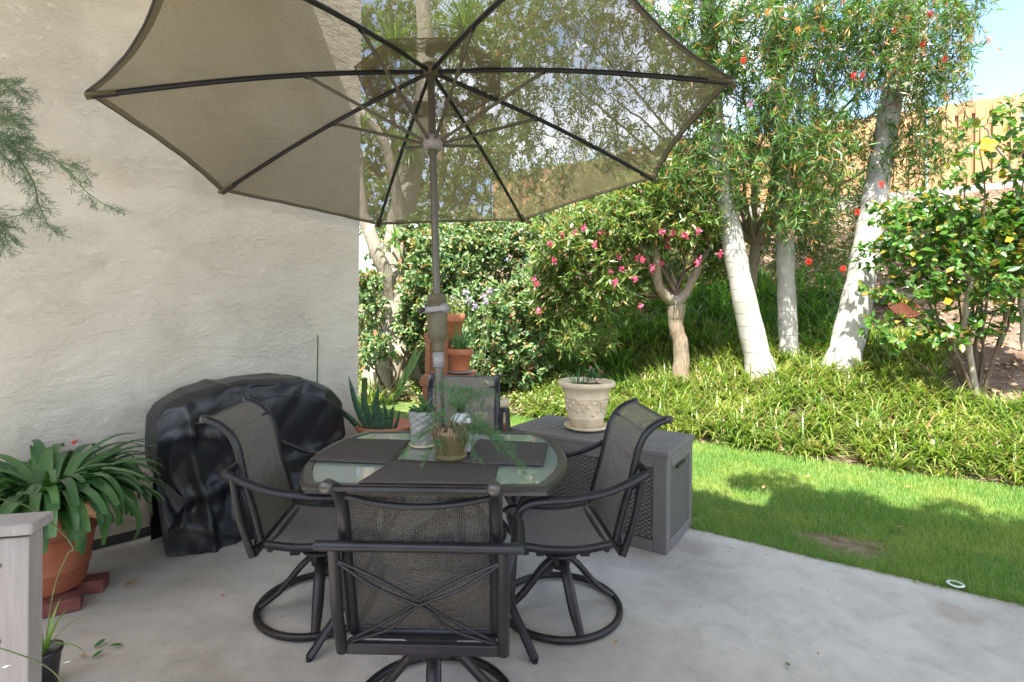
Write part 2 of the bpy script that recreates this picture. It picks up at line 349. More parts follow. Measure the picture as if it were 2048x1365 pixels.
class MB:
    def __init__(s): s.v = []; s.f = []; s.sm = []; s.uv = []
    def add(s, vs, fs, smooth=False, uvs=None):
        o = len(s.v); s.v += [tuple(v) for v in vs]
        for f in fs: s.f.append([i+o for i in f]); s.sm.append(smooth)
        s.uv += uvs if uvs is not None else [(0, 0)]*len(vs)
    def box(s, c, size, ax=None, bev=.0):
        X, Y, Z = ax if ax else (Vector((1, 0, 0)), Vector((0, 1, 0)), Vector((0, 0, 1)))
        c = Vector(c); hx, hy, hz = [q/2 for q in size]
        if bev <= 0:
            vs = [c+X*(hx*i)+Y*(hy*j)+Z*(hz*k) for k in (-1, 1) for j in (-1, 1) for i in (-1, 1)]
            s.add(vs, [(0, 2, 3, 1), (4, 5, 7, 6), (0, 1, 5, 4), (2, 6, 7, 3), (0, 4, 6, 2), (1, 3, 7, 5)])
        else:
            import bmesh
            bm = bmesh.new(); bmesh.ops.create_cube(bm, size=1)
            bmesh.ops.scale(bm, vec=size, verts=bm.verts); bmesh.ops.bevel(bm, geom=bm.edges[:], offset=bev, segments=2, affect='EDGES', profile=.5)
            bm.verts.ensure_lookup_table()
            s.add([c+X*v.co.x+Y*v.co.y+Z*v.co.z for v in bm.verts], [[q.index for q in f.verts] for f in bm.faces]); bm.free()
        return s
    def tube(s, pts, r, n=10, caps=True, flat=1.0, up=None, closed=False):
        pts = [Vector(p) for p in pts]; N = len(pts)
        rs = r if isinstance(r, (list, tuple)) else [r]*N
        T = []
        for i in range(N):
            a = pts[(i-1) % N] if (closed or i > 0) else pts[i]; b = pts[(i+1) % N] if (closed or i < N-1) else pts[i]
            T.append((b-a).normalized())
        ref = Vector(up) if up else (Vector((0, 0, 1)) if abs(T[0].z) < .9 else Vector((1, 0, 0)))
        nrm = (ref - T[0]*ref.dot(T[0])).normalized(); vs = []
        for i in range(N):
            if i > 0:
                if up: nrm = Vector(up)
                nrm = (nrm - T[i]*nrm.dot(T[i]))
                nrm = nrm.normalized() if nrm.length > 1e-6 else T[i].orthogonal().normalized()
            bn = T[i].cross(nrm)
            for k in range(n):
                a = 2*math.pi*k/n; vs.append(pts[i] + nrm*(math.cos(a)*rs[i]*flat) + bn*(math.sin(a)*rs[i]))
        fs = []
        for i in range(N if closed else N-1):
            for k in range(n):
                j = (i+1) % N; k2 = (k+1) % n; fs.append((i*n+k, i*n+k2, j*n+k2, j*n+k))
        s.add(vs, fs, True)
        if caps and not closed:
            for i, rev in ((0, True), (N-1, False)):
                q = vs[i*n:(i+1)*n]; s.add(q, [list(range(n))[::-1] if rev else list(range(n))])
        return s
    def lathe(s, prof, c, n=32, ax=None):
        c = Vector(c); X, Y, Z = ax if ax else (Vector((1, 0, 0)), Vector((0, 1, 0)), Vector((0, 0, 1))); vs = []
        for r, z in prof:
            for k in range(n):
                a = 2*math.pi*k/n; vs.append(c + X*(r*math.cos(a)) + Y*(r*math.sin(a)) + Z*z)
        fs = [(i*n+k, i*n+(k+1) % n, (i+1)*n+(k+1) % n, (i+1)*n+k) for i in range(len(prof)-1) for k in range(n)]
        s.add(vs, fs, True); return s
    def grid(s, P, closed_u=False, smooth=True, uvs=None):
        nu, nv = len(P), len(P[0]); vs = [p for row in P for p in row]; fs = []
        for i in range(nu if closed_u else nu-1):
            for j in range(nv-1):
                a = i*nv+j; b = ((i+1) % nu)*nv+j; fs.append((a, b, b+1, a+1))
        s.add(vs, fs, smooth, [u for row in uvs for u in row] if uvs else None); return s
    def prism(s, poly, z0, z1):
        n = len(poly); vs = [(p[0], p[1], z0) for p in poly]+[(p[0], p[1], z1) for p in poly]
        s.add(vs, [list(range(n))[::-1], list(range(n, 2*n))]+[(i, (i+1) % n, n+(i+1) % n, n+i) for i in range(n)]); return s
    def build(s, name, mat, parent=None, loc=None, label=None):
        me = bpy.data.meshes.new(name); me.from_pydata(s.v, [], s.f); me.polygons.foreach_set('use_smooth', s.sm)
        uvl = me.uv_layers.new(name='UVMap'); li = np.empty(len(me.loops), dtype=np.int32); me.loops.foreach_get('vertex_index', li)
        uvl.data.foreach_set('uv', np.array(s.uv, dtype=np.float32)[li].ravel()); me.update()
        o = link(name, me, mat, parent, loc)
        if label: o['label'] = label
        return o

def spline(pts, n=8):
    pts = [Vector(p) for p in pts]; P = [pts[0]*2-pts[1]]+pts+[pts[-1]*2-pts[-2]]; out = []
    for i in range(1, len(P)-2):
        for k in range(n):
            t = k/n; a, b, c, d = P[i-1], P[i], P[i+1], P[i+2]
            out.append(.5*((2*b)+(c-a)*t+(2*a-5*b+4*c-d)*t*t+(3*b-a-3*c+d)*t**3))
    return out+[pts[-1]]
def lerp(a, b, t): return a+(b-a)*t
def rlist(rs, N):
    return [float(np.interp(i/(N-1), np.linspace(0, 1, len(rs)), rs)) for i in range(N)]
def norm(a): return a/np.maximum(np.linalg.norm(a, axis=-1, keepdims=True), 1e-9)
def rdir(n): return norm(rng.normal(size=(n, 3)))

def kite(P, d, up, Ln, Wd, fold=.15, wide=.45):
    d = norm(d); s = norm(np.cross(d, up)); u = np.cross(s, d); Ln = Ln[:, None]; Wd = Wd[:, None]
    m = P + d*Ln*wide
    V = np.stack([P, m + s*Wd/2 + u*Wd*fold, P + d*Ln, m - s*Wd/2 + u*Wd*fold], 1)
    return V, 4
def kite_mesh(name, V):
    n = len(V); return npmesh(name, V, np.arange(n*4), 4)
def broad(P, d, up, Ln, Wd, fold=.18, droop=.15):
    d = norm(d); s = norm(np.cross(d, up)); u = np.cross(s, d); Ln = Ln[:, None]; Wd = Wd[:, None]
    def q(t, w, h): return P + d*Ln*t + s*Wd*w + u*(Wd*h) - u*Ln*droop*t*t
    return np.stack([q(0, 0, 0), q(.28, .42, fold), q(.66, .42, fold), q(1, 0, 0), q(.66, -.42, fold), q(.28, -.42, fold)], 1)
def broad_mesh(name, V):
    n = len(V); b = np.arange(n)[:, None]*6
    idx = np.concatenate([b+np.array([[0, 1, 2, 3]]), b+np.array([[0, 3, 4, 5]])], 1)
    return npmesh(name, V, idx, 4)
def straps(P, az, Ln, Wd, el, droop, nseg=4, tipw=(.6, 1, .85, .04)):
    # arching strap leaves: az heading, el start elevation, droop total bend
    n = len(P); h = np.stack([np.cos(az), np.sin(az), np.zeros(n)], 1); side = np.stack([-np.sin(az), np.cos(az), np.zeros(n)], 1)
    pos = P.copy(); V = []
    for i in range(nseg+1):
        t = i/nseg; w = (Wd*(np.interp(t, [0, .15, .6, 1], tipw)))[:, None]
        V.append(pos - side*w/2); V.append(pos + side*w/2)
        e = el - droop*(t+.5/nseg)**1.3
        pos = pos + (h*np.cos(e)[:, None] + np.array([0, 0, 1.])*np.sin(e)[:, None])*(Ln/nseg)[:, None]
    return np.stack(V, 1)
def strap_mesh(name, V, smooth=True):
    n, m, _ = V.shape; ns = m//2-1; b = np.arange(n)[:, None]*m
    idx = np.concatenate([b+np.array([[2*i, 2*i+1, 2*i+3, 2*i+2]]) for i in range(ns)], 1)
    return npmesh(name, V, idx, 4, smooth)

# ------------------------------------------------------------------ terrain
B_PATIO, B_BED, B_FENCE = 3.74, 6.15, 15.34
def gz(x, y):
    b = x*BX.x + y*BX.y; a = x*AX.x + y*AX.y
    d = np.clip(b-B_BED, 0, B_FENCE-.1-B_BED)
    z = .36*d + .0095*d*d
    z = z*np.clip(1-(a-1.5)*.03, .55, 1)
    bump = .08*np.sin(a*1.3+.7)*np.sin(b*1.1)+.04*np.sin(a*3.1)*np.cos(b*2.7)
    return z + bump*np.clip(d/1.5, 0, 1) - .045
av = np.concatenate([np.linspace(-140, -16, 12), np.linspace(-15, 18, 110), np.linspace(20, 140, 12)])
bv = np.concatenate([np.linspace(-60, 3, 8), np.linspace(3.6, 16.5, 80), np.linspace(18, 260, 14)])
AA, BB = np.meshgrid(av, bv, indexing='ij'); XX = AA*AX.x+BB*BX.x; YY = AA*AX.y+BB*BX.y; ZZ = gz(XX, YY)
na, nb = AA.shape; ii = (np.arange(na-1)[:, None]*nb+np.arange(nb-1)[None]).ravel()
me = npmesh('ground', np.stack([XX, YY, ZZ], -1), np.stack([ii, ii+1, ii+nb+1, ii+nb], 1), 4, True)
tag(link('ground', me, M['soil']), kind='structure')
mb = MB(); c4 = [AB(-4.6, -3), AB(-4.6, B_PATIO), AB(9, B_PATIO), AB(9, -3)]
mb.prism([(p.x, p.y) for p in c4], -.12, 0); tag(mb.build('patio', M['concrete']), kind='structure')
# lawn sheet with a bare patch
a_ = np.linspace(-9, 14, 120); b_ = np.linspace(B_PATIO+.005, B_BED+.05, 20)
AA, BB = np.meshgrid(a_, b_, indexing='ij')
BB[:, -1] += .06*np.sin(a_*2.1)+.03*np.sin(a_*7)
XX = AA*AX.x+BB*BX.x; YY = AA*AX.y+BB*BX.y; ZZ = -.02+.006*np.sin(XX*5)*np.sin(YY*4)
na, nb = AA.shape; ii = (np.arange(na-1)[:, None]*nb+np.arange(nb-1)[None]).ravel()
me = npmesh('lawn', np.stack([XX, YY, ZZ], -1), np.stack([ii, ii+1, ii+nb+1, ii+nb], 1), 4, True)
tag(link('lawn', me, M['turf']), kind='structure')
bare = G(1690, 1088); pts_ = []
for k in range(28):
    a = 2*math.pi*k/28; q = 1+.16*math.sin(3*a+1)+.10*math.sin(7*a); pts_.append(bare+AX*(.30*q*math.cos(a))+BX*(.20*q*math.sin(a)))
mb = MB(); mb.add([Vector((p.x, p.y, -.0125)) for p in pts_], [list(range(28))]); tag(mb.build('bare_soil', M['soil_tan']), kind='structure')
# grass blades
bare = G(1690, 1088)
n = 330000
# density falls with distance from the camera
a = rng.uniform(-9, 4.5, n*2); b = rng.uniform(B_PATIO-.012, B_BED+.04, n*2)
x = a*AX.x+b*BX.x; y = a*AX.y+b*BX.y
vis = (y > 1.5) & (np.abs(x/y) < 1.02) & (~((x/y < -.29) & (y < 8.5)) | (x/y > -.29))
dist = np.hypot(x, y); keep = vis & (rng.random(len(x)) < np.clip(5.5/dist, .3, 1))
da = (x-bare.x)*AX.x+(y-bare.y)*AX.y; db = (x-bare.x)*BX.x+(y-bare.y)*BX.y
rad_ = (da/.24)**2+(db/.16)**2-.35*np.sin(5*np.arctan2(db, da)+1)-.25*np.sin(13*np.arctan2(db, da)); keep &= rng.random(len(x)) > np.clip(1.25-rad_*.9, 0, .97)
thin = .5+.5*np.sin(x*2.3+1.2*np.sin(y*1.7))*np.sin(y*2.9+x)
keep &= rng.random(len(x)) < .55+.45*thin
x, y = x[keep][:n], y[keep][:n]; m = len(x)
P = np.stack([x, y, np.full(m, -.016)], 1); az = rng.uniform(0, 2*np.pi, m); el = rng.uniform(.35, 1.5, m)
d = np.stack([np.cos(az)*np.cos(el), np.sin(az)*np.cos(el), np.sin(el)], 1); s = np.stack([-np.sin(az), np.cos(az), 0*az], 1)
Ln = rng.uniform(.025, .062, m)*(1+.35*(thin[keep][:m]-.5)); edge = (x*BX.x+y*BX.y-B_PATIO) < .06; Ln[edge] *= rng.uniform(1.0, 1.9, edge.sum())
Wd = rng.uniform(.0022, .0042, m)*np.clip(np.hypot(x, y)/4, 1, 2.2)
# ragged tufts that creep over the slab edge
ne = 9000; ae = rng.uniform(-2.6, 3.4, ne); be = B_PATIO+rng.normal(.008, .012, ne)-.03*np.clip(np.sin(ae*5.3)*np.sin(ae*2.1+1), 0, 1)*rng.random(ne); aze = rng.uniform(0, 2*np.pi, ne); ele = rng.uniform(.15, 1.0, ne)
Pe = np.stack([ae*AX.x+be*BX.x, ae*AX.y+be*BX.y, np.where(be < B_PATIO, .001, -.015)], 1)
P = np.concatenate([P, Pe]); d = np.concatenate([d, np.stack([np.cos(aze)*np.cos(ele), np.sin(aze)*np.cos(ele), np.sin(ele)], 1)]); s = np.concatenate([s, np.stack([-np.sin(aze), np.cos(aze), 0*aze], 1)])
az = np.concatenate([az, aze]); Ln = np.concatenate([Ln, rng.uniform(.02, .065, ne)]); Wd = np.concatenate([Wd, rng.uniform(.002, .004, ne)]); m = len(P)
V = np.stack([P-s*Wd[:, None]/2, P+s*Wd[:, None]/2, P+d*Ln[:, None]+np.stack([np.cos(az), np.sin(az), 0*az], 1)*.01], 1)
tag(link('lawn_grass', npmesh('lawn_grass', V, np.arange(m*3), 3), M['l_grass']), 'bright green lawn grass between the patio slab and the planted bank', 'grass', kind='stuff')

# ------------------------------------------------------------------ ground cover on the bank
def onbank(amin, amax, bmin, bmax, n):
    a = rng.uniform(amin, amax, n); b = rng.uniform(bmin, bmax, n); return a*AX.x+b*BX.x, a*AX.y+b*BX.y, a, b
def clumps(n, amin, amax, bmin, bmax, per, Lr, Wr, mask, name, label, cat, mat, fade=9):
    x, y, a, b = onbank(amin, amax, bmin, bmax, n)
    k = mask(x, y, a, b) & (y > 2) & (np.abs(x/y) < 1.15); x, y = x[k], y[k]; m = len(x)
    sc = rng.uniform(.7, 1.25, m)
    xs = np.repeat(x, per); ys = np.repeat(y, per); az = rng.uniform(0, 2*np.pi, m*per); rr = rng.uniform(0, .05, m*per)
    xs = xs+np.cos(az)*rr; ys = ys+np.sin(az)*rr
    P = np.stack([xs, ys, gz(xs, ys)-.01], 1); sc = np.repeat(sc, per)
    Ln = rng.uniform(*Lr, m*per)*sc; Wd = rng.uniform(*Wr, m*per); el = rng.uniform(.75, 1.5, m*per); dr = rng.uniform(.7, 2.3, m*per)
    V = straps(P, az, Ln, Wd, el, dr, 4)
    return tag(link(name, strap_mesh(name, V), mat), label, cat, kind='stuff')
clumps(4100, -8, 4.2, B_BED+.06, B_BED+3.0, 20, (.20, .40), (.013, .023), lambda x, y, a, b: (x > .25+.0*y) & ~((x/y > .80) & (b > B_BED+1.5)) & (b > B_BED+.08+.05*np.sin(a*5)),
       'strappy_ground_cover', 'dense strappy green lily clumps covering the bank beyond the lawn', 'ground cover', M['l_strap'])
M['l_strap_dark'] = m_leaf('dark_strap_leaf', [(.07, .17, .03), (.10, .22, .04), (.14, .27, .05), (.08, .18, .03), (.20, .33, .07)], .4, .4)
clumps(2300, -9, 7.5, B_BED+1.0, B_BED+5.2, 20, (.32, .55), (.015, .026), lambda x, y, a, b: (x > -1.0) & (x/y < .62) & (b > B_BED+.7+1.6*(x > .7)*(x/y > .22)),
       'dark_ground_cover', 'darker green grassy clumps under the pink flowering tree', 'ground cover', M['l_strap_dark'])
# low small leaved cover on the left part of the bank and litter on bare soil
def low_cover(name, label, n, amin, amax, bmin, bmax, mask, mat, Lr, hgt, cat='ground cover'):
    x, y, a, b = onbank(amin, amax, bmin, bmax, n); k = mask(x, y, a, b) & (y > 2) & (np.abs(x/y) < 1.15); x, y = x[k], y[k]; m = len(x)
    hh = hgt*(.35+.65*(.5+.5*np.sin(x*4.1+np.sin(y*3.3)*2)*np.sin(y*3.7+x)))
    P = np.stack([x, y, gz(x, y)+rng.random(m)**.6*hh+.005], 1); d = rdir(m); d[:, 2] = d[:, 2]*.5+.1; up = rdir(m)*.6+np.array([0, 0, 1.])
    Ln = rng.uniform(*Lr, m)
    return tag(link(name, broad_mesh(name, broad(P, d, up, Ln, Ln*rng.uniform(.45, .65, m))), mat), label, cat, kind='stuff')
low_cover('ivy_ground_cover', 'low yellow-green small leaved cover at the foot of the bank', 42000, -1.5, 9, B_BED-.05, B_BED+2.6,
          lambda x, y, a, b: (x < .9) & (b > B_BED+.06*np.sin(a*4)), M['l_cover'], (.035, .07), .30)
low_cover('leaf_litter', 'brown dry leaf litter scattered over the soil of the slope', 30000, -11, 6, B_BED-.12, B_FENCE-.3,
          lambda x, y, a, b: (b < B_BED+.15) & (rng.random(len(x)) < .6) | (b > B_BED+1.5), M['litter'], (.03, .09), .03, 'leaf litter')

# ------------------------------------------------------------------ house: stucco wall, skirting gap, balcony roof overhead
house = empty('stucco_house', WP(0), 'cream stucco house wall with trowelled texture rising at the left of the patio', 'house')
TE = None
r_ = ray(722, 900); k_ = None
# wall end where the photo's wall stops
TE = 1.86
t0, t1, zt = -4.2, TE, 4.9
P = []; nu, nv = 150, 120
def wnoise(t, z): return .006*math.sin(t*2.3+1.1*math.sin(z*1.7))+.004*math.sin(z*3.1+t*1.3)+.003*math.sin(t*7+z*5)
for i in range(nu+1):
    t = lerp(t0, t1, i/nu); P.append([WP(t, lerp(.07, zt, j/nv), wnoise(t, lerp(.07, zt, j/nv))*min(1, (t1-t)/.1)) for j in range(nv+1)])
mb = MB(); mb.grid(P)
e = WP(t1); back = -WN*.0 + (AX*.9-WD*0).normalized()
mb.add([WP(t1, .07), WP(t1, zt), WP(t1, zt)-WN*6-WD*.6, WP(t1, .07)-WN*6-WD*.6], [(0, 1, 2, 3)])
mb.add([WP(t0, .07), WP(t1, .07), WP(t1, .07)-WN*6-WD*.6, WP(t0, .07)-WN*6], [(0, 1, 2, 3)])
mb.build('wall', M['stucco'], house)
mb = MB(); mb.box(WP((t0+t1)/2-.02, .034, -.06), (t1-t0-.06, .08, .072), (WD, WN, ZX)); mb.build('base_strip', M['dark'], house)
# upper balcony / roof slab: its front edge runs along AX, its shadow edge crosses the wall top
zr = 4.25
q = p1 + (p2-p1)*((zr-p1.z)/(p2.z-p1.z)); bE = q.dot(BX)
mb = MB()
aw = (W0.dot(AX)); 
mb.box(AB((-9+4.2)/2+.0, (bE-1.38)/2+.0, zr+.12), (13.2, bE+1.62, .24), (AX, BX, ZX))
mb.box(AB(-9+4.4, bE+.30, zr+.128), (9.6, .6, .22), (AX, BX, ZX))
mb.build('balcony_slab', M['white_paint'], house)
MB().box(AB(-2.4, -1.45, .55), (13.2, .2, 1.1), (AX, BX, ZX)).build('added_rear_blocker', M['stucco'], house)  # unseen low wall, added behind the camera to hold light off the chairs

# ------------------------------------------------------------------ fence, its wall, neighbour
fence = empty('board_fence', AB(0, B_FENCE, 4.2), 'new orange cedar board on board fence along the top of the slope', 'fence')
def fz(a): return float(gz(AB(a, B_FENCE-.15).x, AB(a, B_FENCE-.15).y))+.10
fb = MB(); i = 0; a = -8.5
zb0 = 4.22
while a < 11:
    top = 6.02+random.uniform(-.012, .012); off = -.045 if i % 2 == 0 else .045; w = .222
    fb.box(AB(a, B_FENCE+off, (zb0+top)/2), (w, .020, top-zb0), (AX, BX, ZX)); fb.box(AB(a, B_FENCE+off, top+.010), (w-.05, .0195, .022), (AX, BX, ZX)); a += .143; i += 1
fb.build('board_panel', M['wood_fence'], fence)
for z in (4.42, 5.1, 5.82):
    MB().box(AB(1.2, B_FENCE, z), (19.4, .038, .088), (AX, BX, ZX)).build('rail', M['wood_fence'], fence)
a = -7.0
for a in np.arange(-8.3, 10, 2.44):
    MB().tube([AB(a, B_FENCE-.085, 3.9), AB(a, B_FENCE-.085, 5.9)], .03, 10).build('steel_post', M['galv'], fence)
rw = empty('block_footing_wall', AB(0, B_FENCE, 3.8), 'low grey block wall under the orange fence', 'wall')
mb = MB()
a = -9
while a < 11:
    mb.box(AB(a+.2, B_FENCE+.02, 4.09), (.385, .19, .19), (AX, BX, ZX), .006); mb.box(AB(a+.4, B_FENCE+.02, 3.89), (.385, .19, .19), (AX, BX, ZX), .006); a += .395
mb.build('blocks', M['block'], rw); MB().box(AB(1, B_FENCE+.02, 3.6), (20, .18, .9), (AX, BX, ZX)).build('footing', M['block'], rw)
nh = empty('neighbour_house', (9, 24, 4.2), 'grey neighbouring house with dark roof behind the fence and palms', 'house')
mb = MB(); mb.box((13.5, 27, 6.2), (13, 7, 5), None); mb.build('wall', M['render'], nh)
mb = MB(); P8 = [(6.4, 23, 8.7), (20.6, 23, 8.7), (20.6, 31, 8.7), (6.4, 31, 8.7), (9, 27, 10.2), (18, 27, 10.2)]
mb.add(P8, [(0, 1, 5, 4), (1, 2, 5), (2, 3, 4, 5), (3, 0, 4), (3, 2, 1, 0)]); mb.build('roof', M['roof'], nh)
for xx in (8.3, 11.6, 15.0):
    w = MB().box((xx, 23.49, 6.9), (1.3, .06, 1.1)).build('window_frame', M['white_paint'], nh); MB().box((xx, 23.45, 6.9), (1.1, .03, .9)).build('pane', M['black'], w)

# ------------------------------------------------------------------ umbrella
HUB = Vector((-.4815, 3.1201, 2.8677)); UA = Vector((-.0557, .1476, 1)).normalized()
E1 = Vector((0, 1, 0)).cross(UA).normalized(); E2 = UA.cross(E1)
UR, UDROP, UROT, UJ = 1.583, .4643, 3.5822, .4222
umb = empty('patio_umbrella', HUB-UA*2.86, 'taupe mesh market umbrella leaning over the glass table with grey-brown pole', 'umbrella')
def ud(i): a = UROT-math.pi/4*i; return E1*math.cos(a)+E2*math.sin(a)
def upt(i, s, lift=0):   # point on rib line
    bend = .035*math.sin(s*math.pi)
    return HUB + ud(i)*(UR*s) + UA*(-UDROP*s+bend+lift)
pole_len = 2.84
MB().tube([HUB-UA*pole_len, HUB-UA*1.62], .024, 20).build('lower_pole', M['pole'], umb)
MB().tube([HUB-UA*1.62, HUB-UA*.0], .021, 20).build('upper_pole', M['pole'], umb)
ux = (E1, E2, UA)
MB().lathe([(.0, -1.64), (.027, -1.64), (.031, -1.63), (.031, -1.60), (.036, -1.58), (.047, -1.565), (.053, -1.54), (.055, -1.42), (.058, -1.405), (.058, -1.385), (.052, -1.382), (.053, -1.34), (.048, -1.33), (.022, -1.33)], HUB, 28, ux).build('crank_housing', M['plastic_tan'], umb)
MB().lathe([(.026, -1.72), (.030, -1.72), (.030, -1.64), (.026, -1.64)], HUB, 24, ux).build('pole_sleeve', M['plastic_grey'], umb)
cp = HUB-UA*1.40
crank = MB(); cd = (Vector((.75, -.66, 0))).normalized()
crank.lathe([(0, 0), (.026, 0), (.028, .01), (.024, .032), (0, .034)], cp+cd*.045, 18, (UA, cd.cross(UA), cd))
crank.box(cp+cd*.07+Vector((-.055, -.03, -.006)), (.13, .018, .03), (Vector((.96, .25, .12)).normalized(), Vector((-.25, .96, 0)), ZX), .006)
crank.build('crank_handle', M['plastic_grey'], umb)
MB().tube([cp+cd*.07+Vector((-.11, -.045, -.01)), cp+cd*.07+Vector((-.125, -.10, -.012))], .012, 12).build('crank_knob', M['black'], umb)
MB().lathe([(0, -.02), (.05, -.02), (.058, 0), (.058, .03), (.03, .045), (0, .05)], HUB-UA*.02, 20, ux).build('top_hub', M['plastic_tan'], umb)
COL = HUB-UA*.455
MB().lathe([(.024, -.045), (.048, -.04), (.056, -.028), (.058, .02), (.046, .034), (.024, .036)], COL, 20, ux).build('runner_collar', M['plastic_grey'], umb)
MB().lathe([(0, .06), (.03, .06), (.026, .10), (.012, .13), (0, .14)], HUB+UA*.03, 16, ux).build('finial', M['pole'], umb)
for i in range(8):
    rb = MB().tube([upt(i, s, -.022) for s in np.linspace(.03, .985, 14)], .011, 8, flat=1.25).build('rib', M['metal'], umb)
    j = upt(i, UJ, -.032)
    MB().box(j, (.03, .016, .026), (ud(i), ud(i).cross(UA), UA), .003).build('joint', M['black'], rb)
    MB().tube([COL+ud(i)*.045, j], .0095, 8).build('strut', M['pole'], umb)
can = MB(); hem = MB(); bind = MB(); vent = MB()
ns, nw = 22, 14
for i in range(8):
    P, U = [], []
    for a in range(ns+1):
        s = lerp(.17, 1.0, a/ns); row, ur = [], []
        for k in range(nw+1):
            w = k/nw; p = upt(i, s).lerp(upt(i+1, s), w); sagc = 4*w*(1-w)
            p = p - UA*(.035*sagc*s*(1-.6*s)) + (HUB-UA*UDROP*s-p).normalized()*(.055*sagc*max(0, s-.55)/.45) + UA*(.0022*math.sin(k*2.1+a*.5+i)+.004*math.exp(-min(k, nw-k)/1.5)*math.sin(a*1.9+i))*s*(1 if 0 < k < nw else 0)
            row.append(p); ur.append(((w-.5)*s*UR*.765+i*3, s*UR*1.04))
        P.append(row); U.append(ur)
    can.grid(P, uvs=U)
    hp = [[p+(-UA*.004) for p in P[q]] for q in (ns-1, ns)]; h2 = [[P[ns-1][k].lerp(P[ns][k], .45)-UA*.003 for k in range(nw+1)], [P[ns][k]-UA*.003 for k in range(nw+1)]]
    hem.grid(h2, uvs=[U[ns-1], U[ns]])
    bind.tube(P[ns], .0045, 6)
    pk = []
    P, U = [], []
    for a in range(6):
        s = lerp(.0, .27, a/5); P.append([upt(i, s, .012).lerp(upt(i+1, s, .012), k/5) for k in range(6)]); U.append([((k/5-.5)*s*UR*.765+i*3, s*UR) for k in range(6)])
    vent.grid(P, uvs=U); bind.tube(P[-1], .004, 6)
cano = can.build('canopy', M['canopy'], umb); vent.build('vent_cap', M['canopy'], umb); hem.build('hem', M['hem'], cano); bind.build('edge_binding', M['binding'], umb)
for i in range(8):
    s0, s1 = .93, 1.0; w = .035; p0, p1_ = upt(i, s0, -.005), upt(i, s1, -.003); sd = ud(i).cross(UA)
    MB().box((p0+p1_)/2-UA*.018, (.12, .05, .012), ((p1_-p0).normalized(), sd, (p1_-p0).normalized().cross(sd)), .004).build('rib_pocket', M['hem'], umb)
MB().lathe([(0, 0), (.25, 0), (.26, .01), (.26, .035), (.2, .055), (.05, .075), (.045, .30), (.028, .31), (.026, .31)], HUB-UA*2.86+Vector((0, 0, .002)), 32).build('base', M['black'], umb)

# ------------------------------------------------------------------ table
TC = Vector((-.365, 2.815, 0)); TH = .72
table = empty('patio_table', TC, 'glass topped patio table with dark metal rim under the umbrella', 'table')
def outline(off=0.0, n=14):
    hw, bow, hd = .53-off, .125, .505-off; pts = []
    for i in range(n+1):
        y = lerp(-hd, hd, i/n); u = (y/hd); pts.append((hw+bow*(1-u*u)**.9*1.0, y))
    for i in range(1, 6): u = i/6; pts.append((lerp(hw, -hw, u), hd+.02*math.sin(u*math.pi)))
    for i in range(n+1):
        y = lerp(hd, -hd, i/n); u = y/hd; pts.append((-hw-bow*(1-u*u)**.9, y))
    for i in range(1, 6): u = i/6; pts.append((lerp(-hw, hw, u), -hd-.02*math.sin(u*math.pi)))
    return [Vector((TC.x+p[0], TC.y+p[1], 0)) for p in pts]
prof = [(.05, -.004), (.044, .006), (.014, .006), (0, -.006), (.002, -.016), (.010, -.019), (.008, -.034), (.045, -.036), (.05, -.02)]
rings = [[p+ZX*(TH+dz) for p in outline(o)] for o, dz in prof]; rings.append(rings[0])
N = len(rings[0]); P = [[rings[r][i] for r in range(len(rings))] for i in range(N)]
MB().grid(P, closed_u=True, smooth=False).build('rim', M['rim'], table)
ol = outline(.046); MB().prism([(p.x, p.y) for p in ol], TH-.008, TH).build('glass_top', M['glass'], table)
for sx in (-1, 1):
    for sy in (-1, 1):
        lg = MB()
        top = TC+Vector((sx*.47, sy*.36, TH-.035)); mid = TC+Vector((sx*.385, sy*.37, .40)); low = TC+Vector((sx*.37, sy*.40, .15)); foot = TC+Vector((sx*.475, sy*.545, .012))
        lg.tube(spline([top, TC+Vector((sx*.41, sy*.36, .58)), mid, low], 6), .017, 10)
        lg.tube(spline([TC+Vector((sx*.10, sy*.12, TH-.045)), TC+Vector((sx*.20, sy*.2, .55)), TC+Vector((sx*.27, sy*.28, .33)), low], 6), .015, 10)
        lg.tube([low+Vector((-sx*.005, -sy*.01, .02)), foot], .022, 8, flat=.6)
        l = lg.build('leg', M['metal'], table); MB().tube([foot+Vector((0, 0, .004)), Vector((foot.x, foot.y, 0))], .013, 8).build('foot', M['black'], l)
MB().lathe([(.10, -.01), (.115, -.01), (.115, .01), (.10, .01)], TC+ZX*(TH-.06), 24).build('support_ring', M['metal'], table)

mats = [([(617, 920), (694, 877), (822, 880), (781, 927)], 'brown woven placemat at the left side of the glass table'),
        ([(919, 925), (957, 879), (1097, 886), (1086, 931)], 'brown woven placemat at the right side of the glass table under the fern'),
        ([(716, 965), (790, 919), (998, 929), (986, 968)], 'brown woven placemat at the near side of the glass table before the fern pot')]
for pts, lab in mats:
    q = [G(x, y, TH+.012) for x, y in pts]; nn = 14; P = []; U = []; Q = []
    for i in range(nn+1):
        u = i/nn; r = [q[0].lerp(q[1], v/8).lerp(q[3].lerp(q[2], v/8), u) for v in range(9)]; P.append([p+ZX*(.0012*math.sin(i*.9)*math.sin(k)) for k, p in enumerate(r)]); U.append([(u*.42, v/8*.3) for v in range(9)])
    o = MB().grid(P, uvs=U)
    ob = o.build('placemat', M['mat'], None, q[0].lerp(q[2], .5)-ZX*.004)
    md = ob.modifiers.new('thick', 'SOLIDIFY'); md.thickness = .003; md.offset = -1
    tag(ob, lab, 'placemat', 'placemats on the glass table')

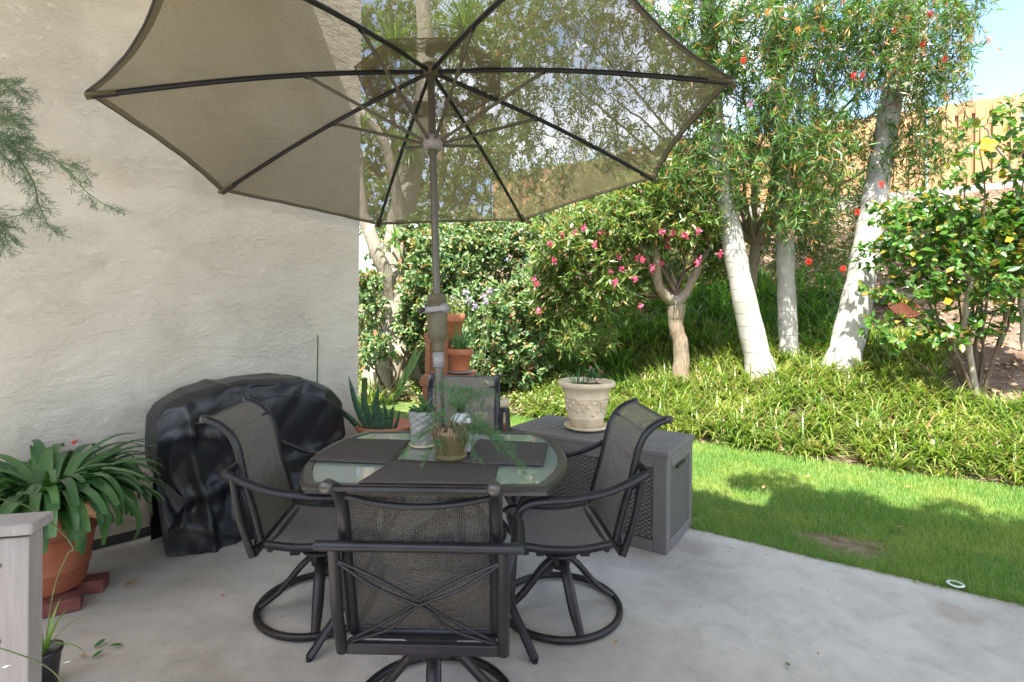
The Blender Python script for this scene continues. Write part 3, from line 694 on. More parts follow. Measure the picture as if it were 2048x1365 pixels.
# ------------------------------------------------------------------ chair
BACK = [(-.205, .435), (-.235, .56), (-.27, .68), (-.295, .79), (-.315, .865), (-.345, .92), (-.395, .962), (-.455, .985)]
def make_chair(label):
    ch = empty('swivel_chair', (0, 0, 0), label, 'chair', 'swivel chairs around the glass table')
    V = lambda x, y, z: Vector((x, y, z))
    bp = spline([V(0, y, z) for y, z in BACK], 4)
    sp = spline([V(0, -.19, .425), V(0, -.05, .405), V(0, .1, .41), V(0, .2, .425), V(0, .245, .415), V(0, .255, .395)], 5)
    hw = .228
    def sheet(path, sag):
        P, U, L_ = [], [], 0
        for i, p in enumerate(path):
            if i: L_ += (p-path[i-1]).length
            ed = min(1, i/4, (len(path)-1-i)/4)
            P.append([p+V(lerp(-hw, hw, k/12), sag[0]*4*(k/12)*(1-k/12)*ed, sag[1]*4*(k/12)*(1-k/12)*ed) for k in range(13)]); U.append([(lerp(-hw, hw, k/12), L_) for k in range(13)])
        return MB().grid(P, uvs=U)
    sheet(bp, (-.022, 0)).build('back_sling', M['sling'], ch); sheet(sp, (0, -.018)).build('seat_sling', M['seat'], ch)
    for s in (-1, 1):
        MB().tube([p+V(s*.238, -.004, 0) for p in bp], .0165, 10, flat=1.25).build('back_rail', M['metal'], ch)
        MB().tube([p+V(s*.238, 0, -.008) for p in sp[:-2]], .017, 10, flat=1.15).build('seat_rail', M['metal'], ch)
        arm = spline([V(s*.255, .205, .40), V(s*.285, .255, .50), V(s*.30, .24, .60), V(s*.31, .17, .645), V(s*.315, .02, .655), V(s*.315, -.14, .68), V(s*.312, -.25, .72), V(s*.31, -.33, .76)], 6)
        MB().tube(arm, .0195, 12, flat=.62, up=None).build('armrest', M['metal'], ch)
        post = spline([V(s*.262, -.328, .753), V(s*.262, -.318, .70), V(s*.262, -.29, .54), V(s*.262, -.235, .375)], 5)
        MB().tube(post, .0165, 10, flat=1.2).build('rear_post', M['metal'], ch)
    MB().tube([V(-.315, -.335, .76), V(.315, -.335, .76)], .0165, 12).build('rear_crossbar', M['metal'], ch)
    MB().box(V(0, -.232, .385), (.50, .022, .038), None, .005).build('lower_rail', M['metal'], ch)
    MB().tube(spline([V(-.235, -.345, .92), V(-.12, -.37, .905), V(0, -.38, .90), V(.12, -.37, .905), V(.235, -.345, .92)], 4), .010, 8).build('top_stretcher', M['metal'], ch)
    MB().tube([V(-.24, -.452, .975), V(.24, -.452, .975)], .009, 10).build('top_bar', M['metal'], ch)
    for s in (-1, 1): MB().lathe([(0, .010), (.014, .009), (.0185, .004), (.0185, -.022), (0, -.022)], V(s*.239, -.462, .982), 18, (V(1, 0, 0), V(0, 0, 1), V(0, -1, 0))).build('end_cap', M['rim'], ch)
    MB().tube([V(-.235, .235, .40), V(.235, .235, .40)], .014, 8).build('front_stretcher', M['metal'], ch)
    MB().tube([V(-.235, -.17, .40), V(.235, -.17, .40)], .017, 8, flat=1.4).build('seat_stretcher', M['metal'], ch)
    for s in (-1, 1):
        for o in (0, .03):
            pts = [V(-s*.25, -.325, .71-o*.2), V(-s*.13, -.32, .655-o), V(0-s*0+s*o*.5, -.30, .575-o*.7), V(s*.10, -.27, .50-o), V(s*.24, -.235, .41-o*.2)]
            MB().tube(spline(pts, 6), .0058, 6).build('brace', M['metal'], ch)
    sw = MB(); sw.box(V(0, 0, .365), (.17, .26, .04), None, .006); sw.box(V(0, -.11, .325), (.15, .05, .08), None, .008)
    sw.box(V(0, .11, .33), (.15, .04, .07), None, .006)
    sw.build('tilt_mechanism', M['black'], ch)
    MB().lathe([(0, .21), (.045, .21), (.05, .225), (.05, .25), (.036, .262), (.036, .27), (.082, .275), (.092, .285), (.080, .298), (.05, .31), (.05, .35), (0, .35)], V(0, 0, 0), 22).build('swivel_hub', M['rust'], ch)
    for k in range(4):
        a = math.pi/4*0+math.pi/2*k+.15; u = V(math.cos(a), math.sin(a), 0)
        MB().tube(spline([u*.03+ZX*.262, u*.09+ZX*.215, u*.19+ZX*.10, u*.288+ZX*.026], 5), rlist([.02, .027, .026, .019], 16), 8, flat=.6, up=tuple(ZX)).build('base_leg', M['rust'], ch)
    MB().tube([V(.293*math.cos(a), .293*math.sin(a), .022) for a in np.linspace(0, 2*math.pi, 49)[:-1]], .0165, 10, closed=True, up=(0, 0, 1)).build('base_ring', M['rust'], ch)
    return ch
def copy_tree(o, parent=None):
    c = o.copy(); C.objects.link(c); c.parent = parent
    for k in list(o.children): copy_tree(k, c)
    return c
chairs = [((-.275, 1.985), (0.02, 1), 'swivel sling chair in front, seen from behind with crossed wire braces'),
          ((-.935, 2.685), (1, .10), 'swivel sling chair on the left, beside the black covered grill'),
          ((.25, 2.68), (-1, -.10), 'swivel sling chair on the right, in front of the taupe deck box'),
          ((-.33, 3.50), (.02, -1), 'swivel sling chair at the far side of the table, mostly hidden by the potted fern')]
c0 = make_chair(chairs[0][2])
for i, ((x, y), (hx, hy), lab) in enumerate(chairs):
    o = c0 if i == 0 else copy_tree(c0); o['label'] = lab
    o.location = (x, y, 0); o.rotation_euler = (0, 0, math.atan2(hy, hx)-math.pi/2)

# ------------------------------------------------------------------ covered grill
gl = empty('covered_grill', WP(.9, 0, .3), 'barbecue grill under a wrinkled black vinyl cover against the stucco wall', 'covered grill')
def cover():
    # a hoop of points (wall side -> top -> front -> floor) swept along the wall
    T = np.concatenate([np.linspace(.30, .36, 5), np.linspace(.37, 1.46, 70), np.linspace(1.47, 1.54, 6)]); out = []
    hz = np.interp(T, [.30, .34, .48, .66, .80, 1.05, 1.18, 1.32, 1.42, 1.50, 1.54], [.82, .885, .955, 1.0, 1.01, 1.01, .985, .925, .875, .80, .66])
    depth = np.interp(T, [.30, .36, .60, .95, 1.3, 1.5, 1.54], [.40, .44, .49, .52, .50, .42, .36])
    def crease(x, w): return math.exp(-(x/w)**2)
    for i, t in enumerate(T):
        h, dp = hz[i], depth[i]; row = []; e = min(1, (t-.30)/.07, (1.54-t)/.09)
        for k in range(72):
            u = k/71
            if u < .26: z, n_ = h*(u/.26), .07
            elif u < .50: z, n_ = h, lerp(.07, dp, (u-.26)/.24)
            else: z, n_ = h*(1-(u-.50)/.50), dp+.035*((u-.5)/.5)
            q = abs(u-.50)/.07
            if q < 1: z -= .035*(1-q)**1.5; n_ -= .03*(1-q)**1.5
            q = abs(u-.26)/.05
            if q < 1: z -= .02*(1-q); n_ += .02*(1-q)
            low = max(0, 1-z/h); f = 0
            if u > .5:
                # hollows between the hood and the cart, long slanting drape folds, bunched hem
                f -= .055*crease(low-.55, .28)
                f += .030*crease(t-.42-.16*low, .035)-.028*crease(t-.52-.25*low, .05)*low+.032*crease(t-.66-.35*(low-.4), .05)*min(1, low*2)-.02*crease(t-.86+.2*low, .06)+.024*crease(t-1.02-.1*low, .05)*low+.02*crease(t-1.28-.2*low, .06)
                f += .018*crease(z-.30-.18*(t-.3), .030)-.016*crease(z-.22-.15*(t-.3), .035)+.015*crease(z-.10-.08*math.sin(t*5), .02)+.020*crease(z-.72+.25*abs(t-.45), .02)*crease(t-.5, .2)
                f += .006*math.sin(t*31+low*5)*low
                f *= 1.45; f += .020*abs(math.sin(t*9+z*7))**3*low-.016*abs(math.sin(t*13-z*9+1))**4
            else: z += .010*crease(t-.62-.1*n_, .02)-.009*crease(t-.75+.2*n_, .04)+.008*crease(t-1.22+.15*n_, .025)+.004*math.sin(t*13+n_*9)-.012*crease(t-.95, .2)*crease(n_-.3, .15)
            n2 = max(.02, n_+f); cn = .28; n2 = cn+(n2-cn)*(.90+.10*e)
            sh = (1-e)*((-1 if t < .9 else 1)*(.035*crease(z-.05, .18)-.065*crease(z-.30, .12)))
            if t < .9: sh += (1-min(1, (t-.30)/.3))*(.09*crease(z-.28, .13)+.07*crease(z-.02, .12)+.02)
            row.append(WP(t+sh, max(.006, z), n2))
        out.append(row)
    mb = MB(); mb.grid(out)
    for i, sgn in ((0, -1), (len(out)-1, 1)):
        ring = out[i]; c = sum((Vector(p) for p in ring), Vector())/len(ring); allr = [ring]
        for q in range(1, 8):
            f = 1-q/7; allr.append([c+(Vector(p)-c)*f+WD*sgn*.022*math.sin(q/7*math.pi*.5) for p in ring])
        mb.grid(allr)
    return mb
cover().build('vinyl_cover', M['cover'], gl)
sm = [WP(t, float(np.interp(t, [.36, .5, .62, .75, 1.0, 1.2, 1.32, 1.43], [.85, .885, .95, .975, .975, .955, .885, .80]))-.015, .575) for t in np.linspace(.5, 1.42, 24)]
MB().tube([p+ZX*(.006*math.sin(i*1.3)-.06)+WN*(-.012) for i, p in enumerate(sm)], .006, 6, flat=.6).build('seam', M['black'], gl)
hd = MB(); hc = WP(.52, .80, .575); hd.tube(spline([hc-WD*.06, hc+WN*.02+ZX*.01, hc+WD*.06], 5), .010, 8, flat=.5); hd.build('carry_loop', M['black'], gl)

st = MB().tube([WP(1.47, 0, .05), WP(1.475, 1.255, .045)], .006, 8).build('plant_stake', M['stem'], None, WP(1.47, 0, .05))
tag(st, 'thin dark green garden stake leaning upright on the wall behind the grill', 'stake')

# ------------------------------------------------------------------ deck box
DB = Vector((.945, 3.257, 0))     # near bottom corner
BL, BD, BHt = 1.14, .55, .63
box = empty('deck_box', DB, 'taupe resin deck storage box with wicker pattern sides and flat lid', 'storage box')
def bx(u, v, z): return DB + AX*u + BX*v + ZX*z
bax = (AX, BX, ZX)
MB().box(bx(BL/2, BD/2, .30), (BL-.05, BD-.05, .55), bax).build('inner_body', M['deckbox'], box)
lid = MB(); lid.box(bx(BL/2, BD/2, BHt-.022), (BL+.024, BD+.024, .036), bax, .008).box(bx(BL/2, BD/2, BHt-.05), (BL+.004, BD+.004, .026), bax, .004)
for k in range(17): lid.box(bx(.06+k*(BL-.12)/16, BD/2, BHt-.003), (.045, BD-.06, .004), bax, .0015)
lid.build('lid', M['deckbox'], box)
for u in (0.0, BL-.09):
    for v in (0, BD-.07): MB().box(bx(u+.045, v+.035, .285), (.09, .07, .57), bax, .006).build('corner_post', M['deckbox'], box)
for v, z, h in ((.012, .565, .075), (.012, .045, .07)): MB().box(bx(BL/2, v, z-.01), (BL-.18, .03, h), bax, .004).build('front_rail', M['deckbox'], box)
for z, h in ((.545, .06), (.04, .06)): MB().box(bx(.012, BD/2, z), (.03, BD-.14, h), bax, .004).build('end_rail', M['deckbox'], box)
def wpanel(o, du, dv, w, h, n_):
    P = [[o+du*(w*i/2)+dv*(h*j/2) for j in range(3)] for i in range(3)]; U = [[(w*i/2, h*j/2) for j in range(3)] for i in range(3)]
    return MB().grid(P, uvs=U, smooth=False)
wpanel(bx(.09, .009, .08), AX, ZX, BL-.18, .44, 0).build('wicker_panel', M['wicker'], box)
wpanel(bx(.009, .07, .07), BX, ZX, BD-.14, .445, 0).build('wicker_panel', M['wicker'], box)
for u in (BL*.42, BL*.88): MB().box(bx(u, -.012, BHt-.03), (.05, .014, .045), bax, .004).build('lid_clip', M['deckbox'], box)
MB().box(bx(-.004, BD*.5, .49), (.012, .17, .018), bax, .003).build('handle_slot', M['black'], box)

# urn planter on the box
uc = G(1172, 858, BHt+.0); UZ = BHt+.003
sau = tag(MB().lathe([(0, 0), (.115, 0), (.15, .012), (.156, .03), (.148, .032), (.13, .016), (0, .012)], (uc.x, uc.y, UZ), 36).build('plant_saucer', M['urn'], None, (uc.x, uc.y, UZ)), 'round cream clay saucer under the grape urn on the deck box', 'saucer')
urn = empty('urn_planter', (uc.x, uc.y, UZ+.018), 'cream clay urn pot with raised grape pattern standing on the deck box', 'plant pot')
ub = Vector((uc.x, uc.y, UZ+.018))
MB().lathe([(0, 0), (.105, 0), (.118, .012), (.125, .06), (.131, .066), (.130, .075), (.128, .08), (.140, .155), (.146, .20), (.152, .205), (.152, .214), (.150, .22), (.158, .25), (.180, .278), (.198, .288), (.205, .30), (.204, .315), (.192, .322), (.176, .32), (.168, .30), (.15, .285), (0, .28)], ub, 48).build('pot', M['urn'], urn)
gr = MB()
def blob(mb, c, r, fl=.5, nrm=None):
    n_ = Vector(nrm); a_ = n_.orthogonal().normalized(); b_ = n_.cross(a_)
    mb.lathe([(r, 0), (r*.87, r*fl*.5), (r*.5, r*fl*.87), (0, r*fl)], c, 8, (a_, b_, n_))
for k, az in enumerate(np.arange(-2.9, 3.2, 1.05)):
    for row in range(5):
        for q in range(5-row):
            aa = az+(q-(4-row)/2)*.085; z = .185-row*.0145; r0 = .1285+(z-.08)*.15+.001
            nn = Vector((math.cos(aa), math.sin(aa), 0)); blob(gr, ub+nn*r0+ZX*z, .0092, 1.1, nn)
    for q in range(26):
        aa = az+.52+.28*math.sin(q*.35); z = .10+.10*q/25+.008*math.sin(q*1.1); r0 = .1285+(z-.08)*.15
        nn = Vector((math.cos(aa), math.sin(aa), 0)); blob(gr, ub+nn*r0+ZX*z, .006+.009*(q % 6 == 0), .8, nn)
gr.build('grape_relief', M['urn'], urn)
MB().lathe([(0, .01), (.168, 0)], ub+ZX*.288, 24).build('soil', M['soil'], urn)
def tuft(name, c, n, Lr, Wr, elr, drr, mat, parent, rad=.05, nseg=5):
    az = rng.uniform(0, 2*np.pi, n); rr = rng.uniform(0, rad, n); P = np.array(c)[None]+np.stack([np.cos(az)*rr, np.sin(az)*rr, 0*az], 1)
    V = straps(P, az+rng.normal(0, .3, n), rng.uniform(*Lr, n), rng.uniform(*Wr, n), rng.uniform(*elr, n), rng.uniform(*drr, n), nseg)
    return link(name, strap_mesh(name, V), mat, parent)
def bush(name, c, rad, n, Lr, asp, mat, parent, zs=1.0):
    P = rdir(n)*(rng.random((n, 1))**.4)*np.array(rad); d = norm(P+rdir(n)*.03+np.array([0, 0, .02])); P = P+np.array(c)
    Ln = rng.uniform(*Lr, n); return link(name, broad_mesh(name, broad(P, d+rdir(n)*.6, rdir(n)*.5+np.array([0, 0, 1.]), Ln, Ln*asp)), mat, parent)
tuft('foliage', (uc.x-.06, uc.y, UZ+.30), 40, (.08, .17), (.004, .008), (.7, 1.5), (.3, 1.4), M['l_fern'], urn, .07)
bush('leaves', (uc.x+.05, uc.y-.02, UZ+.37), (.05, .05, .06), 46, (.03, .05), .6, M['l_clivia'], urn)
for dx, dz in ((.03, .13), (.09, .11), (.105, .105)):
    pc = np.array((uc.x+dx, uc.y-.02, UZ+.30+dz)); n = 14; link('flower', kite_mesh('flower', kite(np.repeat(pc[None], n, 0), rdir(n), rdir(n), np.full(n, .018), np.full(n, .009))[0]), M['pink'], urn)

# ------------------------------------------------------------------ things on the table
def fern_plume(stems, needle=.02, dens=240, wob=.02, r=.0012, side=.05, wr=.075):
    """stems: list of polylines; gives (MB of stems, needle kites): side twigs with fine needles"""
    sb = MB(); KP, KD, KL = [], [], []
    for pts in stems:
        pl = spline(pts, 8); sb.tube(pl, rlist([r*1.6, r*.7], len(pl)), 5)
        tot = sum((pl[i+1]-pl[i]).length for i in range(len(pl)-1)); ntw = max(4, int(tot*52))
        for k in range(ntw):
            f = .22+.78*k/ntw; p = pl[min(len(pl)-2, int(f*(len(pl)-1)))]; q = pl[min(len(pl)-1, int(f*(len(pl)-1))+1)]
            p = p.lerp(q, (f*(len(pl)-1)) % 1); T = (q-p) if (q-p).length > 1e-5 else Vector((0, 0, -1)); T.normalize()
            sd = Vector(rdir(1)[0]); sd = (sd-T*sd.dot(T)).normalized(); tw = side*(1.15-f*.75)*random.uniform(.6, 1.2)
            d = (T*.75+sd*.65).normalized(); e = p+d*tw; sb.tube([p, e], r*.35, 3, caps=False)
            nn = max(5, int(tw*dens*2))
            for j in range(nn):
                g = (j+1)/nn; c = p.lerp(e, g); dd = (d*.8+Vector(rdir(1)[0])*.75).normalized(); KP.append(c); KD.append(dd); KL.append(needle*random.uniform(.5, 1))
    P = np.array([tuple(v) for v in KP]); d = np.array([tuple(v) for v in KD]); Ln = np.array(KL)
    return sb, kite(P, d, rdir(len(P)), Ln, Ln*wr, 0)[0]
fc = G(902, 916, TH+.006); fc.z = TH+.004
fp = empty('potted_fern', fc, 'asparagus fern with bare roots spilling over its round olive-brown pot on the table', 'potted plant')
MB().lathe([(0, 0), (.068, 0), (.080, .006), (.082, .022), (.076, .024), (.066, .020), (.068, .03), (.082, .07), (.092, .12), (.095, .15), (.089, .152), (.084, .14), (0, .135)], fc, 36).build('pot', M['olive_clay'], fp)
rt = MB()
for k in range(46):
    a = random.uniform(0, 6.28); r0 = .07; pts = []; u = Vector((math.cos(a), math.sin(a), 0)); v = Vector((-math.sin(a), math.cos(a), 0))
    dep = random.choice([.02, .04, .06, .11]); sl = random.uniform(-.03, .03)
    pts = [fc+u*.05+ZX*.14, fc+u*.085+ZX*(.165+random.uniform(-.01, .008)), fc+u*.100+v*sl*.3+ZX*.145, fc+u*.097+v*sl+ZX*(.15-dep*.5), fc+u*(.094-.09*dep)+v*sl*1.4+ZX*(.15-dep)]
    rt.tube(spline(pts, 4), random.uniform(.0014, .0032), 5)
rt.build('roots', M['root'], fp)
stems = []
def S(*p): return [Vector(q) for q in p]
o = fc+ZX*.15
for px, py, Y, lift in ((1040, 935, 2.55, .16), (1010, 915, 2.62, .16), (985, 870, 2.7, .14), (935, 800, 2.75, .22), (880, 780, 2.8, .2), (975, 815, 2.85, .2), (1000, 800, 2.9, .2), (800, 905, 2.55, .08), (835, 880, 2.6, .12), (845, 930, 2.5, .05), (905, 790, 2.5, .2),
                        (1030, 900, 2.6, .12), (960, 930, 2.5, .10), (870, 835, 2.55, .1), (1060, 955, 2.5, .16), (920, 830, 2.9, .2), (950, 790, 2.95, .2)):
    e = D(px, py, Y); m_ = o.lerp(e, .5)+ZX*lift*.55; stems.append(S(o, m_, e))
sb, kv = fern_plume(stems, .024, 330, r=.0013, side=.065, wr=.11)
sb.build('stems', M['stem'], fp); link('fronds', kite_mesh('fronds', kv), M['l_fern'], fp)
wc = G(846, 891, TH+.006); wc.z = TH+.004
wp = empty('textured_pot', wc, 'tall pale basket-textured clay pot behind the fern pot on the table', 'plant pot')
P = []
for k in range(64):
    a = 2*math.pi*k/64; col = []
    for j in range(40):
        z = .012+.185*j/39; r = (.060+.018*j/39)*(1+.045*math.sin(z*190+ (1 if (k//4) % 2 else -1)*1.5)+.02*math.cos(k*math.pi/2)); col.append(wc+Vector((r*math.cos(a), r*math.sin(a), z)))
    P.append(col)
MB().grid(P, closed_u=True).lathe([(.078, .197), (.066, .194), (.062, .15), (0, .15)], wc, 32).build('pot', M['white_clay'], wp)
MB().lathe([(0, 0), (.066, 0), (.080, .012), (.078, .016), (.062, .012), (0, .012)], wc, 30).build('saucer', M['urn'], wp)
bush('foliage', (wc.x, wc.y, wc.z+.20), (.055, .055, .03), 40, (.03, .055), .55, M['l_fern'], wp)
n = 3; P = np.repeat(np.array([[wc.x+.01, wc.y, wc.z+.19]]), n, 0)
V = straps(P, np.array([math.pi*.97, 2.2, .4]), np.array([.20, .13, .12]), np.array([.035, .025, .02]), np.array([1.45, 1.3, 1.4]), np.array([1.9, 1.0, 1.2]), 8)
link('long_leaf', strap_mesh('long_leaf', V), M['l_clivia'], wp)
bc = G(921, 903, TH+.006); bc.z = TH+.004
bt = empty('plastic_bottle', bc, 'white plastic bottle with black cap behind the fern pot on the table', 'bottle')
mb = MB(); P = []
for j, (s, z) in enumerate([(0.0, .0), (.8, 0), (1, .008), (1, .16), (.95, .18), (.75, .195), (.35, .20), (.32, .212), (0, .212)]):
    P.append([bc+Vector(((.055*s)*abs(math.cos(a))**.55*(1 if math.cos(a) > 0 else -1), .036*s*abs(math.sin(a))**.55*(1 if math.sin(a) > 0 else -1), z)) for a in np.linspace(0, 2*math.pi, 41)])
mb.grid(P).build('body', M['bottle'], bt)
MB().lathe([(0, .208), (.021, .208), (.021, .228), (.024, .232), (.024, .252), (.021, .256), (0, .256)], bc, 24).build('cap', M['black'], bt)

# ------------------------------------------------------------------ left foreground: post, clivia, small pot, hanging fern
pc = D(30, 1200, 1.30)
post = empty('wooden_post', (pc.x, pc.y, 0), 'weathered grey wooden post with a wide cap and two screw heads at the left edge', 'post')
px_ = (Vector((.97, .24, 0)).normalized(), Vector((-.24, .97, 0)).normalized(), ZX)
zc = 1.5-(1078-604)/1080*1.30
pcx = Vector((D(79, 1200, 1.30).x-.128, 1.345, 0))
MB().box(pcx+ZX*(zc/2-.005), (.135, .06, zc-.01), px_, .003).build('upright', M['wood_grey'], post)
MB().box(pcx+ZX*(zc+.013), (.168, .095, .028), px_, .007).build('cap', M['wood_grey'], post)
for z in (zc-.075, zc-.26):
    MB().lathe([(0, .003), (.006, .002), (.0075, 0)], pcx+px_[0]*.005-px_[1]*.030+ZX*z, 12, (px_[0], ZX, -px_[1])).build('screw', M['twig'], post)
for z in (zc-.05, zc-.35):
    MB().box(pcx+Vector((-.40, .22, 0))+ZX*z, (.62, .03, .09), (Vector((.85, -.52, 0)).normalized(), Vector((.52, .85, 0)).normalized(), ZX), .003).build('rail', M['wood_grey'], post)

kc = Vector((-2.33, 2.72, 0)); 
for (px, py), rz, lab in (((167, 1172), .35, 'dark red brick under the right side of the clivia pot'), ((112, 1212), .55, 'worn red brick under the near side of the clivia pot, beside the post')):
    c = G(px, py, .03); ax = Vector((math.cos(rz), math.sin(rz), 0)); o = MB().box((c.x, c.y, .035), (.20, .10, .065), (ax, Vector((-ax.y, ax.x, 0)), ZX), .007).build('brick', M['brick'], None, (c.x, c.y, .0)); tag(o, lab, 'brick', 'bricks under the clivia pot')
o = MB().box((kc.x-.12, kc.y+.06, .035), (.2, .1, .065), (Vector((.8, .6, 0)), Vector((-.6, .8, 0)), ZX), .007).build('brick', M['brick'], None, (kc.x-.12, kc.y+.06, 0)); tag(o, 'red brick under the back of the clivia pot, against the wall', 'brick', 'bricks under the clivia pot')
cl = empty('potted_clivia', kc+ZX*.069, 'large dark green clivia with arching strap leaves in a terracotta pot on bricks', 'potted plant')
MB().lathe([(0, 0), (.15, 0), (.158, .01), (.172, .10), (.178, .104), (.178, .112), (.174, .116), (.195, .26), (.200, .265), (.200, .272), (.196, .275), (.205, .34), (.225, .345), (.232, .355), (.234, .41), (.222, .42), (.21, .41), (.205, .37), (0, .365)], kc+ZX*.069, 48).build('pot', M['terracotta_dark'], cl)
n = 400; az = rng.uniform(0, 2*np.pi, n); off = rng.uniform(0, .15, n)
P = np.stack([kc.x+np.cos(az)*off, kc.y+np.sin(az)*off, np.full(n, .45)], 1); Ln = rng.uniform(.32, .56, n); dr = rng.uniform(1.6, 3.1, n); el = rng.uniform(.8, 1.5, n)
V = straps(P, az+rng.normal(0, .3, n), Ln, rng.uniform(.036, .052, n), el, dr, 9, (.6, .9, 1, .5))
# keep the leaves on the patio side of the wall and give them a shallow gutter
W0n = np.array(W0); WNn = np.array(WN); dd = ((V-W0n)@WNn); V = V + np.maximum(0, .03-dd)[..., None]*WNn
def gutter(V, k=.16):
    m = V.shape[1]//2; L_, R__ = V[:, 0::2], V[:, 1::2]; w = np.linalg.norm(R__-L_, axis=2, keepdims=True); mid = (L_+R__)/2
    t = np.gradient(mid, axis=1); s = R__-L_; nrm = norm(np.cross(t, s)); sgn = np.where(nrm[..., 2:3] < 0, -1, 1); mid = mid - nrm*sgn*w*k
    return np.stack([L_, mid, R__], 2).reshape(V.shape[0], -1, 3)
def strap3_mesh(name, V):
    n, m, _ = V.shape; ns = m//3-1; b = np.arange(n)[:, None]*m; q = []
    for i in range(ns):
        q.append(b+np.array([[3*i, 3*i+1, 3*i+4, 3*i+3]])); q.append(b+np.array([[3*i+1, 3*i+2, 3*i+5, 3*i+4]]))
    return npmesh(name, V, np.concatenate(q, 1), 4, True)
link('leaves', strap3_mesh('leaves', gutter(V)), M['l_clivia'], cl)
fpn = np.array(D(352/2.333+20, 1005, 2.55)); n = 24
link('dead_leaf', broad_mesh('dead_leaf', broad(fpn[None]+rdir(6)*.012, rdir(6)+np.array([0, 0, -1.2]), rdir(6), np.full(6, .09), np.full(6, .04))), M['dead'], cl)
fr = np.array(D(150, 884, 2.65)); link('flower', kite_mesh('flower', kite(np.repeat(fr[None], 10, 0), rdir(10), rdir(10), np.full(10, .02), np.full(10, .012))[0]), M['red'], cl)

sp0 = Vector((D(88, 1290, 2.1).x, 2.1, 0))
spt = empty('small_potted_plant', sp0, 'small strappy plant in a black plastic pot beside the grey post', 'potted plant')
MB().lathe([(0, 0), (.042, 0), (.055, .13), (.060, .135), (.060, .15), (.053, .15), (.050, .13), (0, .125)], sp0, 24).build('pot', M['black'], spt)
P = np.repeat(np.array([[sp0.x, sp0.y, .13]]), 6, 0)
V = straps(P, np.array([.1, .3, 1.3, -.3, 2.6, -.1]), np.array([.20, .28, .2, .17, .15, .22]), np.array([.028, .014, .018, .010, .012, .008]), np.array([1.3, 1.1, 1.4, 1.0, 1.3, .8]), np.array([.4, 1.2, .3, 1.6, .8, 1.9]), 8)
link('leaves', strap3_mesh('leaves', gutter(V)), M['l_palm'], spt)
MB().tube(spline([sp0+ZX*.13, D(108, 1180, 2.0), D(135, 1110, 1.95), D(147, 1097, 1.9), D(120, 1062, 1.8), D(60, 1015, 1.6), D(-40, 990, 1.4)], 6), .0022, 6).build('long_stem', M['stem'], spt)
MB().tube(spline([D(-40, 1285, 1.24), D(40, 1310, 1.25), D(95, 1335, 1.27), D(125, 1368, 1.3), D(140, 1420, 1.3)], 6), .0016, 6).build('trailing_stem', M['stem'], spt)
for px, py in ((124, 1328), (2, 1336)):
    p = np.array(D(px, py, 1.26)); link('bud', kite_mesh('bud', kite(p[None]+np.zeros((3, 3)), np.array([[1, .1, .25]]*3), rdir(3), np.full(3, .022), np.full(3, .005))[0]), M['bottle'], spt)

hc = Vector((-1.95, 1.62, 2.02))
hf = empty('hanging_fern', hc, 'asparagus fern hanging in feathery sprays in front of the stucco wall at the left edge', 'hanging plant')
MB().lathe([(0, -.16), (.09, -.16), (.13, -.02), (.14, 0), (.13, 0), (.11, -.02), (0, -.03)], hc, 28).build('basket', M['terracotta_dark'], hf)
for k in range(3):
    a = 2.1*k+.5; MB().tube([hc+Vector((.13*math.cos(a), .13*math.sin(a), 0)), hc+ZX*.6], .0018, 5).build('wire', M['black'], hf)
MB().tube([hc+ZX*.6, Vector((hc.x, hc.y, 4.25))], .002, 5).build('cord', M['black'], hf)
stems = []
o = hc+Vector((.08, 0, 0))
for tgt in ([(-60, 250, 1.6), (40, 290, 1.55), (100, 310, 1.5), (180, 390, 1.5), (250, 430, 1.48)],
            [(-60, 260, 1.6), (30, 290, 1.6), (70, 310, 1.55), (140, 330, 1.55), (185, 355, 1.55)],
            [(-60, 270, 1.6), (10, 290, 1.55), (60, 350, 1.5), (75, 400, 1.5), (60, 425, 1.5), (-10, 440, 1.5)],
            [(-60, 270, 1.6), (10, 290, 1.55), (62, 355, 1.5), (78, 410, 1.5), (95, 450, 1.5), (110, 465, 1.5)],
            [(-50, 240, 1.6), (-10, 210, 1.6), (20, 225, 1.6), (55, 235, 1.6)],
            [(-50, 200, 1.6), (-10, 160, 1.6), (30, 168, 1.6), (60, 190, 1.6)],
            [(-50, 230, 1.6), (-10, 190, 1.55), (20, 180, 1.55), (50, 200, 1.6)],
            [(-50, 240, 1.6), (0, 230, 1.55), (30, 260, 1.55), (50, 290, 1.6)],
            [(-50, 260, 1.55), (0, 250, 1.5), (25, 240, 1.5), (45, 262, 1.5)],
            [(-50, 300, 1.55), (-10, 290, 1.5), (10, 320, 1.5), (30, 345, 1.5)],
            [(-50, 400, 1.55), (-20, 430, 1.5), (5, 455, 1.5), (30, 485, 1.5)],
            [(-50, 420, 1.55), (-20, 440, 1.5), (0, 470, 1.5), (10, 500, 1.5)]):
    stems.append([o]+[D(*t) for t in tgt])
sb, kv = fern_plume(stems, .024, 230, r=.0013, side=.075)
sb.build('stems', M['stem'], hf); link('fronds', kite_mesh('fronds', kv), M['l_fern_dark'], hf)

